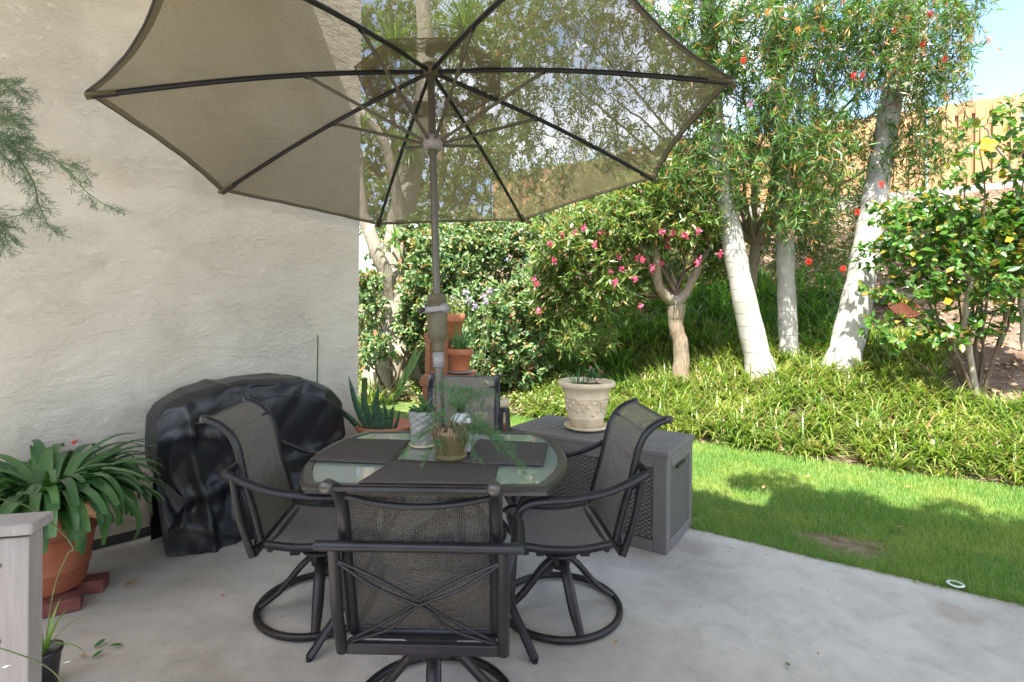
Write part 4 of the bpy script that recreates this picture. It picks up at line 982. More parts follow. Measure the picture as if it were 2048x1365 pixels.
# ------------------------------------------------------------------ behind the table: snake plant, wooden plant stand with pots
sc = Vector((-1.00, 4.28, 0))
sn = empty('potted_snake_plant', sc, 'snake plant with upright mottled leaves in a wide terracotta bowl by the wall corner', 'potted plant')
MB().lathe([(0, 0), (.13, 0), (.14, .02), (.165, .40), (.19, .48), (.215, .52), (.228, .53), (.228, .555), (.214, .56), (.20, .54), (0, .50)], sc, 40).build('pot', M['terracotta'], sn)
def blade(mb, pts, w):
    pl = spline(pts, 6); N = len(pl)
    P = []
    for i, p in enumerate(pl):
        f = i/(N-1); ww = w*float(np.interp(f, [0, .35, .8, 1], [.6, 1, .65, .03])); T = (pl[min(N-1, i+1)]-pl[max(0, i-1)]).normalized(); s = T.cross(Vector((0, -1, .15))).normalized(); nn = s.cross(T)
        P.append([p-s*ww/2-nn*ww*.16, p-s*ww*.25, p+nn*.003, p+s*ww*.25, p+s*ww/2-nn*ww*.16])
    mb.grid(P)
for (bx0, by0), mid, tip, w in (((745, 865), (715, 820), (697, 752), .045), ((740, 868), (700, 838), (668, 812), .045), ((752, 865), (735, 830), (722, 785), .05),
                               ((760, 866), (750, 825), (757, 775), .052), ((768, 866), (760, 830), (748, 795), .04), ((775, 866), (780, 845), (786, 812), .045),
                               ((770, 866), (772, 838), (766, 800), .035), ((780, 868), (792, 850), (800, 820), .028), ((748, 868), (712, 848), (680, 815), .03), ((762, 868), (742, 845), (735, 822), .035)):
    mb = MB(); blade(mb, [D(bx0, by0+12, 4.25), D(*mid, 4.2), D(*tip, 4.12)], w*1.15); mb.build('leaf', M['snake'], sn)
# young palm frond
yp = MB(); pr = [D(783, 860, 4.35), D(790, 800, 4.4), D(812, 755, 4.4), D(830, 718, 4.4)]
yp.tube(pr, .004, 5); KP, KD = [], []
pl = spline(pr, 10)
for i in range(10, len(pl)):
    for s in (-1, 1): KP.append(tuple(pl[i])); KD.append(tuple((pl[-1]-pl[10]).normalized()*1.0+Vector((s*.30, 0, .05))))
yp.build('frond_stem', M['stem'], sn); KP = np.array(KP); link('young_frond', kite_mesh('young_frond', kite(KP, np.array(KD), np.array([[0, -1, .2]]*len(KP)), np.full(len(KP), .13), np.full(len(KP), .012))[0]), M['l_palm'], sn)

SY = 4.95
def sx(px): return D(px, 700, SY).x
def sz(py): return D(880, py, SY).z
stand = empty('wooden_plant_stand', (sx(880), SY, 0), 'stepped redwood plant stand holding terracotta pots beyond the table', 'plant stand')
for px in (856, 892):
    for dy in (0, .28): MB().box((sx(px), SY+dy, (sz(684))/2), (.045, .045, sz(684)), None, .004).build('leg', M['wood_red'], stand)
for dy in (0, .28):
    MB().box((sx(874), SY+dy-.001 if dy == 0 else SY+dy+.001, sz(684)+.025), (sx(898)-sx(848), .05, .06), None, .004).build('top_rail', M['wood_red'], stand)
def shelf(x0, x1, z, y0, y1):
    for k in range(4):
        y = lerp(y0, y1, (k+.5)/4); MB().box(((x0+x1)/2, y, z), (x1-x0, (y1-y0)/4-.008, .022), None, .003).build('slat', M['wood_red'], stand)
shelf(sx(848), sx(898), sz(684)+.067, SY-.02, SY+.30)
shelf(sx(850), sx(950), sz(750), SY-.22, SY+.30)
MB().box((sx(900), SY-.235, sz(757)), (sx(950)-sx(848), .022, .07), None, .003).build('front_rail', M['wood_red'], stand)
MB().box((sx(946), SY-.20, sz(757)/2-.02), (.045, .045, sz(765)), None, .004).build('leg', M['wood_red'], stand)
MB().box((sx(858), SY-.20, sz(757)/2-.02), (.045, .045, sz(765)), None, .004).build('leg', M['wood_red'], stand)
shelf(sx(822), sx(1018), .50, SY-.50, SY-.24)
for px in (826, 1014): MB().box((sx(px), SY-.47, .24), (.045, .045, .48), None, .004).build('leg', M['wood_red'], stand)
MB().box((sx(920), SY-.515, .47), (sx(1018)-sx(822), .022, .06), None, .003).build('lower_rail', M['wood_red'], stand)
def tpot(c, r, h, label, foliage, mat='terracotta'):
    t = empty('potted_plant', c, label, 'potted plant', 'terracotta pots on the wooden stand')
    MB().lathe([(0, 0), (r*.66, 0), (r*.68, .005), (r*.88, h*.72), (r*.98, h*.725), (r, h*.74), (r, h*.99), (r*.96, h), (r*.90, h*.98), (r*.86, h*.88), (0, h*.87)], Vector(c), 36).build('pot', M[mat], t)
    foliage(t, Vector(c)+ZX*h*.88); return t
t1_ = tpot((sx(921), SY-.02, sz(741)), .115, .205, 'terracotta pot of spiky grass leaves on the middle shelf of the stand', lambda t, c: tuft('leaves', c, 90, (.16, .42), (.006, .012), (.85, 1.5), (.3, 1.6), M['l_fern'], t, .07))
MB().lathe([(0, 0), (.09, 0), (.105, .012), (.10, .014), (0, .008)], Vector((sx(921), SY-.02, sz(744.5))), 30).build('saucer', M['plastic_grey'], t1_)
tpot((sx(893), SY+.14, sz(690)+.02), .155, .26, 'wide terracotta pot of pale green small leaved plant on the top shelf of the stand', lambda t, c: bush('leaves', c+ZX*.09, (.14, .12, .11), 420, (.02, .035), .6, M['l_cover'], t))
tpot((sx(997), SY-.38, .512), .105, .20, 'terracotta pot on the lowest shelf of the stand, half hidden behind the far chair', lambda t, c: tuft('leaves', c, 12, (.05, .1), (.004, .006), (.85, 1.5), (.3, 1.6), M['l_fern'], t, .04), 'urn')
ag = np.array((sx(925), SY+1.6, float(gz(sx(925), SY+1.6))))
# flower stalks (lilac) beyond the stand
lil = empty('lilac_flowers', tuple(ag), 'tall thin stalks with lilac flower heads behind the plant stand', 'flowering plant')
lb = MB(); heads = []
for px, py in ((905, 598), (932, 585), (938, 600), (915, 606), (968, 592), (978, 583), (972, 604), (950, 612)):
    h = D(px, py, 6.6); lb.tube(spline([Vector(ag)+Vector((random.uniform(-.1, .1), 0, 0)), Vector(ag).lerp(h, .6)+Vector((random.uniform(-.05, .05), 0, .03)), h], 5), .004, 5); heads.append(h)
lb.build('stalks', M['stem'], lil)
for h in heads:
    n = 36; P = np.array(h)[None]+rdir(n)*rng.random((n, 1))*.045; link('flower_head', kite_mesh('flower_head', kite(P, rdir(n), rdir(n), np.full(n, .035), np.full(n, .016))[0]), M['lilac'], lil)
tuft('leaves', ag, 70, (.3, .6), (.012, .02), (.9, 1.5), (.3, 1.4), M['l_strap'], lil, .2)

# ------------------------------------------------------------------ trees and shrubs
def limb(mb, pts, rs, n=10, seg=8, wob=0.0):
    pl = spline(pts, seg)
    if wob: pl = [p+Vector(rdir(1)[0])*wob*(0 if i in (0, len(pl)-1) else 1) for i, p in enumerate(pl)]
    mb.tube(pl, rlist(rs, len(pl)), n)
def base_on(px, Y, py_guess=700):
    x = D(px, py_guess, Y).x; return Vector((x, Y, float(gz(x, Y))-.08))
def fronds(name, c, n, Lf, parent, mat):
    KP, KD, KU, KL = [], [], [], []
    st = MB()
    for k in range(n):
        a = 2*math.pi*k/n+random.uniform(-.2, .2); u = Vector((math.cos(a), math.sin(a), 0)); e = random.uniform(.2, 1.1)
        pl = spline([c, c+u*Lf*.4+ZX*Lf*.4*math.sin(e)*.9, c+u*Lf*.75+ZX*Lf*(.35*math.sin(e)), c+u*Lf+ZX*Lf*(-.15+.2*e)], 8); st.tube(pl, rlist([.02, .004], len(pl)), 4)
        for i in range(4, len(pl)-1):
            T = (pl[i+1]-pl[i]).normalized(); s = T.cross(ZX).normalized()
            for q in range(3):
                p = pl[i].lerp(pl[i+1], q/3)
                for sg in (-1, 1): KP.append(tuple(p)); KD.append(tuple(T*.5+s*sg*.8-ZX*.35)); KL.append(.42*math.sin(math.pi*min(1, .15+i/len(pl)*.85)))
    P = np.array(KP); L_ = np.array(KL); st.build('frond_stem', M['stem'], parent)
    return link(name, kite_mesh(name, kite(P, np.array(KD), np.tile([0, 0, 1.], (len(P), 1)), L_, np.full(len(P), .035), .1)[0]), mat, parent)
def onslope(px, py):
    r = ray(px, py); t = 4.0
    while t < 16:
        p = Vector((0, 0, H))+r*t
        if p.z <= float(gz(p.x, p.y)): break
        t += .02
    return p
palms = [([(1678, 765, 7.0), (1722, 560, 7.1), (1752, 380, 7.3), (1790, 150, 7.5), (1815, -60, 7.7), (1830, -260, 7.8)], [.205, .175, .155, .135, .12, .11, .10], 'smooth pale palm trunk leaning right, the right one of the three near palms'),
         ([(1528, 775, 7.1), (1480, 560, 7.2), (1448, 380, 7.3), (1425, 200, 7.4), (1415, 0, 7.5), (1400, -260, 7.6)], [.175, .150, .135, .122, .115, .11, .10], 'smooth pale palm trunk leaning left, the left one of the three near palms'),
         ([(1579, 740, 8.2), (1572, 560, 8.25), (1568, 380, 8.3), (1558, 200, 8.4), (1552, 0, 8.5), (1550, -200, 8.5)], [.13, .115, .11, .105, .10, .095], 'slim straight grey palm trunk standing between the two leaning palms'),
         ([(1815, 330, 15.9), (1822, 200, 15.9), (1828, 80, 15.9), (1830, -60, 15.9), (1832, -220, 15.9)], [.36, .34, .33, .32, .30], 'thick pale palm trunk rising behind the orange fence')]
for pts, rs, lab in palms:
    if pts[0][2] < 15: dY = onslope(pts[0][0], pts[0][1]-18).y-pts[0][2]; pts = [(a_, b_, c_+dY) for a_, b_, c_ in pts]
    ps = [D(*p) for p in pts]; g = float(gz(ps[0].x, ps[0].y)); ps[0].z = g-.1
    if pts[0][2] > 15: ps[0] = Vector((ps[1].x, ps[1].y, 4.0))
    pt = empty('palm_tree', (ps[0].x, ps[0].y, g), lab, 'palm tree', 'palm trees on the slope')
    mb = MB(); pl = spline(ps, 10); rr = rlist(rs, len(pl)); rr = [q*(1+.03*math.sin(i*1.7)+.02*math.sin(i*.9+2)) for i, q in enumerate(rr)]; rr[0] *= 1.4; rr[1] *= 1.22; rr[2] *= 1.1; mb.tube(pl, rr, 24)
    mb.build('trunk', M['palm_bark'], pt); fronds('crown', pl[-1], 11, 2.3, pt, M['l_palm'])

# --- weeping bottlebrush: hanging strands of narrow leaves
bbase = base_on(1495, 8.0)
bb = empty('bottlebrush_tree', bbase, 'weeping bottlebrush tree with narrow leaves, orange new growth and red brush flowers', 'tree')
lobes = []   # px, py, Y, rx px, ry px, weight, hang
for px, py, Y, rx, ry, w in (
    (1120, 60, 8.0, 130, 90, .9), (1290, 60, 7.6, 130, 110, 1.3), (1450, 60, 7.0, 130, 110, 1.5), (1620, 50, 6.8, 150, 100, 1.6), (1790, 50, 6.8, 120, 90, 1.2), (1900, 60, 6.8, 60, 60, .35),
    (1180, 190, 8.0, 120, 100, .8), (1390, 180, 7.2, 110, 100, 1.3), (1560, 160, 6.9, 120, 100, 1.2), (1720, 150, 6.9, 110, 90, .9), (1880, 170, 6.8, 70, 90, .6),
    (1230, 330, 8.0, 110, 80, .9), (1390, 320, 7.2, 90, 90, 1.0), (1610, 300, 7.9, 100, 100, 1.0), (1790, 300, 7.2, 90, 100, .75), (1350, 400, 7.4, 90, 70, 1.1), (1570, 290, 6.9, 110, 90, .9), (1485, 370, 7.0, 60, 70, .5), (1640, 340, 6.8, 70, 90, .5), (1600, 440, 6.9, 80, 60, .45), (1850, 330, 6.9, 50, 60, .25),
    (1630, 420, 8.2, 90, 100, .9), (1560, 500, 8.2, 60, 60, .3), (1740, 430, 8.3, 70, 90, .5), (1510, 300, 7.9, 60, 90, .4), (1650, 520, 8.2, 60, 60, .4), (1280, 400, 8.8, 110, 60, .8), (1180, 400, 9.0, 90, 50, .5), (1040, 130, 8.4, 80, 120, .5), (1060, 280, 8.6, 80, 90, .4)):
    lobes.append((px, py, Y, rx, ry, w))
tot = sum(l[5] for l in lobes); NS = 3400
SP, SD, SU, SL = [], [], [], []; tw = MB(); fpos = []; limbs = MB()
fork = bbase + Vector((.1, 0, 1.6))
limb(limbs, [bbase, bbase+Vector((.03, 0, .9)), fork], [.10, .085, .07], 12, 5, .01)
for li, (px, py, Y, rx, ry, w) in enumerate(lobes):
    c = D(px, py, Y); sx_, sy_ = rx/F*Y, ry/F*Y
    limb(limbs, [fork, fork.lerp(c, .45)+Vector((0, 0, .35))+Vector(rdir(1)[0])*.12, fork.lerp(c, .8)+Vector((0, 0, .30)), c+ZX*.1], [.032, .02, .012, .005], 7, 6, .02)
    for k in range(int(NS*w/tot)):
        v = rdir(1)[0]*(random.random()**.45); s = c+Vector((v[0]*sx_, v[1]*max(.5, sx_*.9), v[2]*sy_+.12))
        hang = random.uniform(.18, .55); u = Vector((random.gauss(0, .35), random.gauss(0, .35), 0)); upw = random.random() < .35
        pts = [s, s+u*hang*.5+ZX*(.10 if upw else .03), s+u*hang-ZX*hang*(.15 if upw else .7)]; pl = spline(pts, 5); 
        if k % 3 == 0: tw.tube(pl, .0035, 3, caps=False)
        nl = 21
        for j in range(nl):
            f = j/nl*(len(pl)-1); i0 = int(f); p = pl[i0].lerp(pl[min(len(pl)-1, i0+1)], f-i0); T = (pl[min(len(pl)-1, i0+1)]-pl[i0]); T = T.normalized() if T.length > 1e-6 else -ZX
            SP.append(tuple(p)); SD.append((T.x*.7, T.y*.7, T.z*.7))
        if random.random() < .03: fpos.append(pl[-1])
P = np.array(SP); d = np.array(SD)+rdir(len(SP))*.75; n = len(P); Ln = rng.uniform(.085, .155, n)
print('bottlebrush leaves', n)
link('crown', kite_mesh('crown', kite(P, d, rdir(n), Ln, rng.uniform(.014, .023, n), .1)[0]), M['l_bottle'], bb)
tw.build('twigs', M['twig'], bb); limbs.build('trunk', M['bark'], bb)
def brush(c, parent, mat, s=.07, n=90):
    P = np.array(c)[None]+np.stack([rng.normal(0, .006, n), rng.normal(0, .006, n), rng.uniform(-s/2, s/2, n)], 1); d = rdir(n); d[:, 2] *= .35
    return link('flower', kite_mesh('flower', kite(P, d, rdir(n), rng.uniform(.025, .042, n), np.full(n, .006))[0]), mat, parent)
for px, py, Y in ((1487, 122, 6.4), (1725, 152, 6.4), (1708, 152, 6.4), (1890, 118, 6.5), (1860, 28, 6.5), (1762, 370, 6.3), (1618, 523, 6.4), (1686, 538, 6.4), (1790, 60, 6.4), (1940, 75, 6.6), (1845, 90, 6.4), (1715, 425, 6.4), (1500, 210, 6.8)):
    brush(D(px, py, Y), bb, M['red'])
for p in fpos[:60]: brush(p, bb, M['orange'], .07, 70)

# --- camellia-like glossy shrub at left
def shrub(name, label, cat, base, lobes, nleaf, Lr, asp, mat, stemmat, mode='broad', clus=14, parent=None, out=.6, stems_r=(.03, .006), group=None):
    t = empty(name, base, label, cat, group); tb = MB(); Ps, Ds = [], []
    tot = sum(l[5] for l in lobes)
    for px, py, Y, rx, ry, w in lobes:
        c = D(px, py, Y); s1, s2 = rx/F*Y, ry/F*Y; m_ = base.lerp(c, .5)+Vector(rdir(1)[0])*.15
        limb(tb, [base, m_, c], [stems_r[0], stems_r[0]*.6, stems_r[1]], 6, 6, .015)
        nc = int(nleaf*w/tot/clus)
        v = rdir(nc)*(rng.random((nc, 1))**.38); cc = np.array(c)+v*np.array([s1, max(.35, s1*.8), s2])
        for q in range(0, nc, 9):
            e = Vector(cc[q]); tb.tube([c.lerp(e, .15), c.lerp(e, .6)+Vector(rdir(1)[0])*.04, e], [.006, .004, .002], 3, caps=False)
        cd = norm(v*np.array([1, 1, 1])+rdir(nc)*.5+np.array([0, 0, .25]))
        P = np.repeat(cc, clus, 0)+rdir(nc*clus)*rng.random((nc*clus, 1))*.07; dd = np.repeat(cd, clus, 0)*out+rdir(nc*clus)
        Ps.append(P); Ds.append(dd)
    P = np.concatenate(Ps); d = np.concatenate(Ds); n = len(P); Ln = rng.uniform(*Lr, n)
    up = rdir(n)*.8+np.array([0, 0, 1.])+np.array([-.1, -.5, 0])
    if mode == 'broad': me = broad_mesh('crown', broad(P, d, up, Ln, Ln*asp))
    else: me = kite_mesh('crown', kite(P, d, up, Ln, Ln*asp, .12)[0])
    link('crown', me, mat, t); tb.build('trunk', stemmat, t); return t
def pxb(px, Y): return base_on(px, Y)
shrub('glossy_shrub', 'glossy dark leaved shrub with coppery new leaves behind the plant stand, nearest the wall', 'shrub', pxb(790, 8.8),
      [(765, 620, 9.9, 80, 100, .8), (740, 600, 8.6, 30, 70, .25), (880, 560, 8.6, 90, 110, 1.5), (820, 500, 9.9, 90, 60, .9), (840, 640, 8.6, 50, 60, .5), (750, 700, 8.2, 40, 35, .15), (890, 470, 9.2, 90, 50, .7)],
      17000, (.07, .12), .5, M['l_camellia'], M['twig'])
shrub('glossy_shrub', 'taller glossy shrub right of the umbrella pole, under the far rim of the canopy', 'shrub', pxb(1010, 9.0),
      [(990, 540, 8.8, 100, 100, 1.5), (1040, 470, 9.4, 90, 50, 1.0), (960, 480, 9.0, 80, 60, .8), (990, 650, 8.2, 110, 90, 1.5), (1080, 600, 8.3, 60, 90, .8), (940, 720, 7.9, 80, 60, .8), (1040, 730, 8.0, 60, 40, .3)],
      20000, (.065, .11), .5, M['l_camellia'], M['twig'])
shrub('background_shrub', 'loose green foliage seen through the canopy mesh above the glossy shrubs', 'shrub', pxb(960, 11),
      [(900, 400, 11, 170, 60, 1), (980, 330, 11, 120, 80, .8), (1100, 380, 12, 120, 70, 1.1), (1230, 370, 12, 120, 60, 1.1), (1340, 350, 12, 100, 60, 1.0), (1230, 470, 11, 120, 80, 1.2), (1350, 520, 11, 130, 80, 1.2), (1450, 500, 11, 60, 70, .6)],
      26000, (.07, .14), .35, M['l_pink'], M['bark'], 'kite', stems_r=(.05, .01))
# dark evergreen far left seen through canopy
shrub('evergreen_tree', 'dark green tree crown behind the canopy beside the house wall', 'tree', pxb(820, 13),
      [(770, 60, 13, 110, 90, .9), (900, 120, 13, 120, 120, 1), (760, 250, 13, 90, 130, 1), (900, 300, 13.5, 110, 110, 1), (1000, 220, 13.5, 80, 140, .7), (1020, 60, 13, 90, 100, .7), (780, 400, 13, 100, 90, .9)],
      26000, (.10, .18), .4, M['l_camellia'], M['bark'], 'kite', stems_r=(.16, .03))
# pink flowering tree with forked trunk
pb = base_on(1362, 7.5, 740)
pk = shrub('pink_flowering_tree', 'small tree with rough forked trunk and clusters of pink flowers', 'tree', D(1352, 590, 7.5),
      [(1130, 480, 7.6, 90, 70, .9), (1240, 450, 7.5, 110, 70, 1.2), (1360, 450, 7.4, 90, 60, 1.0), (1200, 560, 7.6, 100, 80, 1.1), (1300, 560, 7.9, 70, 60, .35), (1430, 500, 7.6, 40, 60, .5), (1110, 590, 7.8, 60, 80, .6), (1170, 660, 7.7, 70, 60, .45), (1290, 390, 7.5, 90, 50, .7)],
      21000, (.085, .15), .24, M['l_pink'], M['twig'], 'kite', clus=12, stems_r=(.03, .01))
tb = MB()
f0 = D(1352, 608, 7.5)
limb(tb, [pb, D(1362, 700, 7.5), D(1352, 650, 7.5), f0+Vector((0, 0, -.02))], [.125, .105, .10, .13], 14, 6, .008)
limb(tb, [f0, D(1318, 575, 7.45), D(1312, 500, 7.4), D(1300, 440, 7.4), D(1280, 380, 7.4)], [.09, .07, .05, .035, .02], 10, 6, .01)
limb(tb, [f0, D(1375, 580, 7.5), D(1405, 520, 7.5), D(1430, 480, 7.5), D(1440, 420, 7.5)], [.085, .065, .05, .035, .02], 10, 6, .01)
limb(tb, [D(1318, 575, 7.45), D(1300, 530, 7.5), D(1285, 500, 7.5), D(1262, 450, 7.5)], [.06, .05, .04, .02], 8, 5, .01)
limb(tb, [f0, D(1350, 570, 7.6), D(1340, 540, 7.6)], [.06, .04, .015], 8, 4, .01)
tb.build('forked_trunk', M['bark'], pk)
for px, py in ((1100, 480), (1118, 478), (1195, 470), (1190, 485), (1210, 465), (1150, 462), (1105, 528), (1070, 565), (1065, 567), (1290, 520), (1280, 512), (1320, 470), (1330, 480), (1350, 465), (1365, 462), (1385, 463), (1400, 460), (1340, 490), (1390, 530), (1405, 515), (1325, 520), (1310, 540), (1248, 538), (1075, 620), (1235, 560), (1265, 555), (1220, 540), (1275, 610), (1175, 455), (1420, 470), (1440, 500), (1300, 462), (1160, 500), (1375, 480), (1230, 520)):
    n = 26; c = np.array(D(px+random.uniform(-8, 8), py+random.uniform(-8, 8), random.uniform(6.9, 7.3))); P = c+rdir(n)*rng.random((n, 1))*np.array([.036, .03, .05])
    link('flower_cluster', kite_mesh('flower_cluster', kite(P, rdir(n), rdir(n), np.full(n, .040), np.full(n, .022))[0]), M['pink'], pk)

# hibiscus at right
hb = base_on(1960, 5.9, 700)
hib = shrub('hibiscus_shrub', 'broad leaved hibiscus shrub with crooked pale branches and yellow flower at the right', 'shrub', hb,
      [(1960, 255, 5.7, 40, 35, .08), (1935, 350, 5.8, 60, 40, .15), (2045, 300, 5.6, 40, 90, .3), (2000, 450, 5.8, 110, 55, 1.1), (1850, 480, 6.0, 80, 50, .7), (1960, 530, 5.8, 110, 70, 1.3), (2060, 470, 5.6, 60, 100, .9), (1830, 570, 6.0, 90, 40, .5), (1765, 660, 6.0, 40, 40, .15), (1900, 660, 5.9, 70, 40, .3), (2070, 220, 5.6, 35, 50, .12), (1770, 500, 6.2, 50, 40, .25), (1990, 620, 5.8, 50, 50, .25), (1800, 430, 6.2, 60, 30, .3), (1890, 420, 6.0, 70, 40, .5)],
      5000, (.06, .115), .62, M['l_hib'], M['twig'], 'broad', clus=7, stems_r=(.018, .005))
tb = MB()
limb(tb, [hb, D(1930, 650, 5.9), D(1945, 560, 5.85), D(1985, 520, 5.8), D(1998, 470, 5.75)], [.035, .028, .026, .022, .012], 8, 6, .01)
limb(tb, [D(1945, 560, 5.85), D(1900, 540, 5.8), D(1870, 560, 5.8), D(1830, 580, 5.9)], [.024, .022, .016, .008], 8, 6, .01)
limb(tb, [D(2050, 700, 5.7), D(2040, 560, 5.7), D(2035, 380, 5.6), D(1985, 280, 5.6), D(1965, 250, 5.6)], [.03, .022, .018, .010, .006], 8, 6, .01)
tb.build('branch', M['bark_pale'], hib)
def hibiscus(c, nrm, s, parent, mat):
    c = np.array(c); n_ = Vector(nrm).normalized(); a_ = n_.orthogonal().normalized(); b_ = n_.cross(a_); P, d = [], []
    for k in range(7):
        a = 2*math.pi*k/5+.2*k; P.append(c+np.array(n_)*.004*k); d.append(np.array(a_*math.cos(a)+b_*math.sin(a)+n_*.25))
    return link('flower', broad_mesh('flower', broad(np.array(P), np.array(d), np.array([tuple(n_)]*7), np.full(7, s), np.full(7, s*.95), .1, .1)), mat, parent)
hibiscus(D(1973, 292, 5.35), (-.3, -1, .2), .085, hib, M['yellow'])
hibiscus(D(1893, 603, 5.5), (-.2, -1, .1), .04, hib, M['yellow']); hibiscus(D(2015, 480, 5.3), (-.2, -1, .1), .035, hib, M['yellow'])
shrub('leafy_bush', 'bushy green shrub on the slope below the block wall at the far right', 'shrub', pxb(1960, 9),
      [(1960, 470, 9.0, 110, 50, 1.2), (1850, 480, 9.5, 80, 30, .5), (2040, 520, 8.5, 80, 90, 1.2), (1980, 590, 8.0, 80, 40, .6)],
      12000, (.05, .09), .4, M['l_bottle'], M['twig'], 'kite')

# old tree at left: flared root, thick trunk, slender pale limb, spiky leaf heads
ob = base_on(780, 9.3, 740)
old = empty('old_leaning_tree', ob, 'old pale tree with flared roots and slanting limbs behind the wall corner', 'tree')
mb = MB()
limb(mb, [ob+Vector((.05, 0, -.1)), D(785, 730, 9.2), D(800, 640, 9.3), D(790, 560, 9.4), D(800, 450, 9.5), D(825, 330, 9.6), D(850, 170, 9.6), D(845, 0, 9.6), D(835, -160, 9.6)], [.62, .42, .30, .26, .22, .20, .16, .13, .11], 16, 8, .02)
limb(mb, [D(790, 600, 9.2), D(760, 520, 9.0), D(732, 450, 9.0), D(722, 400, 9.0), D(715, 300, 9.1)], [.14, .12, .11, .10, .08], 12, 6, .01)
limb(mb, [D(800, 440, 9.3), D(780, 320, 9.1), D(745, 250, 9.0), D(700, 210, 9.0)], [.10, .085, .075, .06], 10, 6, .01)
for px, py, Y, r in ((745, 775, 8.9, .12), (815, 772, 8.8, .14), (770, 790, 8.6, .12), (850, 780, 9.0, .10)):
    e = D(px, py, Y); e.z = float(gz(e.x, e.y))-.02; limb(mb, [D(785, 700, 9.2), D((785+px)/2, 735, 9.1), e+ZX*.02], [.20, .15, r*.5], 8, 5, .01)
mb.build('trunk', M['bark_pale'], old)
q_ = D(745, 760, 8.3); tuft('basal_leaves', (q_.x, 8.3, float(gz(q_.x, 8.3))), 120, (.3, .6), (.014, .024), (.8, 1.5), (.4, 1.8), M['l_strap'], old, .35)
for px, py, Y, n, L_ in ((820, 300, 9.2, 110, .62), (790, 90, 9.0, 130, .75), (930, 60, 8.8, 150, .9), (790, 480, 9.0, 40, .5), (725, 250, 9.0, 40, .5)):
    c = np.array(D(px, py, Y)); az = rng.uniform(0, 2*np.pi, n); V = straps(np.repeat(c[None], n, 0), az, rng.uniform(.6, 1, n)*L_, rng.uniform(.018, .032, n), rng.uniform(-.8, 1.45, n), rng.uniform(.0, .9, n), 5)
    link('leaf_head', strap_mesh('leaf_head', V), M['l_palm'], old)

# unseen vine added on the balcony edge to break up shade on the lawn
vn = empty('added_shade_vine', AB(-.5, bE+.5, zr+.24), 'unseen leafy vine added along the balcony edge to break up the lawn shade', 'vine')
n = 5200; a_ = rng.uniform(-5, .55, n); cl_ = .5+.5*np.sin(a_*3.1+1)*np.sin(a_*7.7)
b_ = bE+.55+rng.random(n)**1.4*(.10+.50*cl_); z_ = zr+rng.uniform(-.10, .35, n)*(.4+cl_)
P = a_[:, None]*np.array(AX)+b_[:, None]*np.array(BX)+z_[:, None]*np.array([0, 0, 1.]); Ln = rng.uniform(.05, .10, n)
link('leaves', broad_mesh('leaves', broad(P, rdir(n), rdir(n), Ln, Ln*.6)), M['l_hib'], vn)
n = 1500; a_ = rng.uniform(.5, 3.2, n); b_ = bE+.05+rng.random(n)**1.5*.35*(.3+.7*np.abs(np.sin(a_*4.3))); z_ = zr+rng.uniform(-.05, .3, n)
P = a_[:, None]*np.array(AX)+b_[:, None]*np.array(BX)+z_[:, None]*np.array([0, 0, 1.]); Ln = rng.uniform(.05, .10, n)
link('leaves', broad_mesh('leaves', broad(P, rdir(n), rdir(n), Ln, Ln*.6)), M['l_hib'], vn)

# ------------------------------------------------------------------ slope objects
import bmesh
def rock(c, s, seed, lab):
    bm = bmesh.new(); bmesh.ops.create_icosphere(bm, subdivisions=4, radius=1); r2 = np.random.default_rng(seed); ph = r2.uniform(0, 6, 9)
    for v in bm.verts:
        p = v.co; k = 1+.18*math.sin(p.x*3+ph[0])*math.sin(p.y*3+ph[1])+.12*math.sin(p.z*5+ph[2]+p.x*4)+.05*math.sin(p.x*11+ph[3])*math.sin(p.y*9+p.z*10)
        v.co = Vector((p.x*s[0]*k, p.y*s[1]*k, p.z*s[2]*k))+Vector(c)
    me = bpy.data.meshes.new('rock'); bm.to_mesh(me); bm.free(); me.polygons.foreach_set('use_smooth', [True]*len(me.polygons)); return tag(link('rock', me, M['rock'], None, c), lab, 'rock', 'rocks on the slope')
rock(onslope(1840, 590), (.55, .35, .28), 1, 'large brown rock on the slope right of the palm trunks'); rock(onslope(1760, 470), (.5, .35, .22), 2, 'pale rock higher on the slope behind the right palm trunk')
rock(onslope(1860, 440), (.8, .4, .35), 3, 'long tan rock below the block wall'); 
dc = onslope(1792, 640)+Vector((0, -.1, .12)); dax = (Vector((1, 0, .1)).normalized(), Vector((0, .7, .7)), Vector((-.05, -.7, .7)))
tag(MB().lathe([(0, 0), (.12, 0), (.16, .02), (.20, .09), (.215, .10), (.20, .11), (.19, .10), (.15, .035), (0, .02)], dc, 32, dax).build('terracotta_dish', M['terracotta'], None, dc), 'tilted orange terracotta dish lying on the slope below the hibiscus', 'dish')
cc = G(1911, 1168, .022); tag(MB().tube([cc+Vector((.034*math.cos(a), .034*math.sin(a), .0)) for a in np.linspace(0, 2*math.pi, 33)[:-1]], .007, 8, closed=True, flat=.5, up=(0, 0, 1)).build('sprinkler_ring', M['bottle'], None, cc), 'white plastic sprinkler ring in the grass at the patio edge', 'sprinkler ring')
gs = D(729, 766, 7.6); gs.z = 0; tag(MB().box(gs+ZX*.21, (.07, .07, .46), None, .01).lathe([(0, .48), (.045, .46), (.045, .44), (0, .43)], gs, 12).build('garden_light', M['stem'], None, gs), 'short dark green garden light post on the lawn at the wall corner', 'garden light')

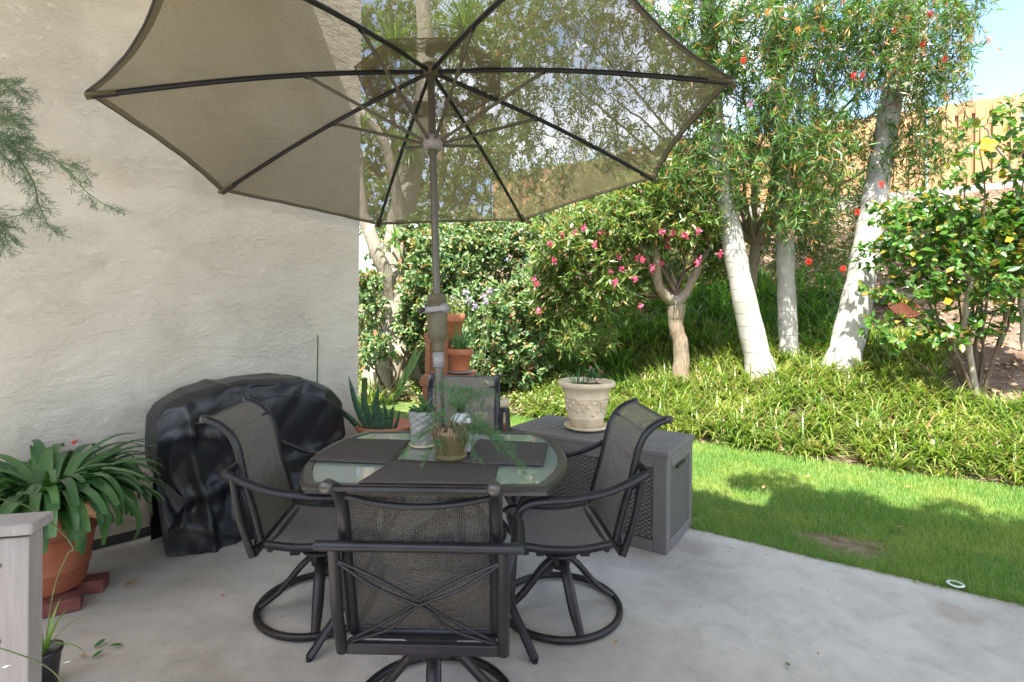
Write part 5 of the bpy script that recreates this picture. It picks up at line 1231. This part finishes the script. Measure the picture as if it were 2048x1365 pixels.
# crumbs and bits of debris on the slab
n = 420; a_ = rng.uniform(-4.2, 3.5, n); b_ = rng.uniform(.9, B_PATIO-.02, n)**1.0; b_[:200] = B_PATIO-rng.random(200)**2*.5
P = a_[:, None]*np.array(AX)+b_[:, None]*np.array(BX)+np.array([0, 0, .003]); d = rdir(n)*np.array([1, 1, .12]); Ln = rng.uniform(.005, .020, n)
k_ = ((P-np.array(W0))@np.array(WN)) > .05
tag(link('debris', broad_mesh('debris', broad(P[k_], d[k_], rdir(n)[k_]*.3+np.array([0, 0, 1.]), Ln[k_], Ln[k_]*.5)), M['litter']), 'tiny dry crumbs and leaf bits scattered over the concrete', 'debris', kind='stuff')
# fallen leaves
leaves = [(245, 1172, .0, .075, 'dead', 'curled orange fallen leaf on the concrete near the wall base'), (450, 1190, 0, .035, 'red', 'small dark red scrap on the concrete left of the chair ring'),
          (188, 1297, 0, .05, 'l_clivia', 'small green leaf on the concrete, upper left of the three near the post'), (246, 1291, 0, .05, 'l_clivia', 'dark green leaf lying farthest from the post on the concrete'), (184, 1318, 0, .045, 'l_clivia', 'dull green leaf nearest the bottom edge on the concrete'), (160, 1312, 0, .04, 'dead', 'brown leaf beside the green leaves near the small black pot'),
          (1572, 1326, 0, .045, 'l_clivia', 'small grey-green leaf in the middle of the bare concrete'), (1228, 1289, 0, .03, 'dead', 'dark scrap on the concrete right of the right chair base'),
          (1527, 1050, -.0, .05, 'dead', 'orange leaf in the shaded grass left of the bare patch'), (1660, 1111, 0, .05, 'dead', 'orange leaf at the patio edge by the bare patch'), (1795, 1053, .01, .10, 'dead', 'long tan fallen leaf in the shaded grass'),
          (1470, 957, .01, .06, 'dead', 'tan leaf in the sunny grass left of the shadow corner'), (1525, 978, .01, .06, 'dead', 'brown leaf on the sunlit grass inside the shadow corner'), (1610, 955, .01, .06, 'dead', 'orange leaf in the sunlit strip above the shadow'),
          (1735, 945, .01, .07, 'dead', 'pale orange leaf near the flower bed edge'), (1810, 975, .01, .05, 'dead', 'yellow-orange leaf in the bright grass right of centre'), (1430, 911, .01, .06, 'dead', 'orange leaf in the grass behind the deck box')]
for k, (px, py, z, s, mt, lab) in enumerate(leaves):
    c = G(px, py, z+.006); a = random.uniform(0, 6.28); V = broad(np.array([[c.x, c.y, z+.008]]), np.array([[math.cos(a), math.sin(a), .12]]), np.array([[.1, 0, 1.]]), np.array([s]), np.array([s*.5]), .2, -.15)
    o = link('fallen_leaf', broad_mesh('fallen_leaf', V), M[mt], None, c); tag(o, lab, 'leaf', 'fallen leaves')
print('kz', kz, 'sun elev', math.degrees(math.asin(-L.z)), 'eave B', bE)
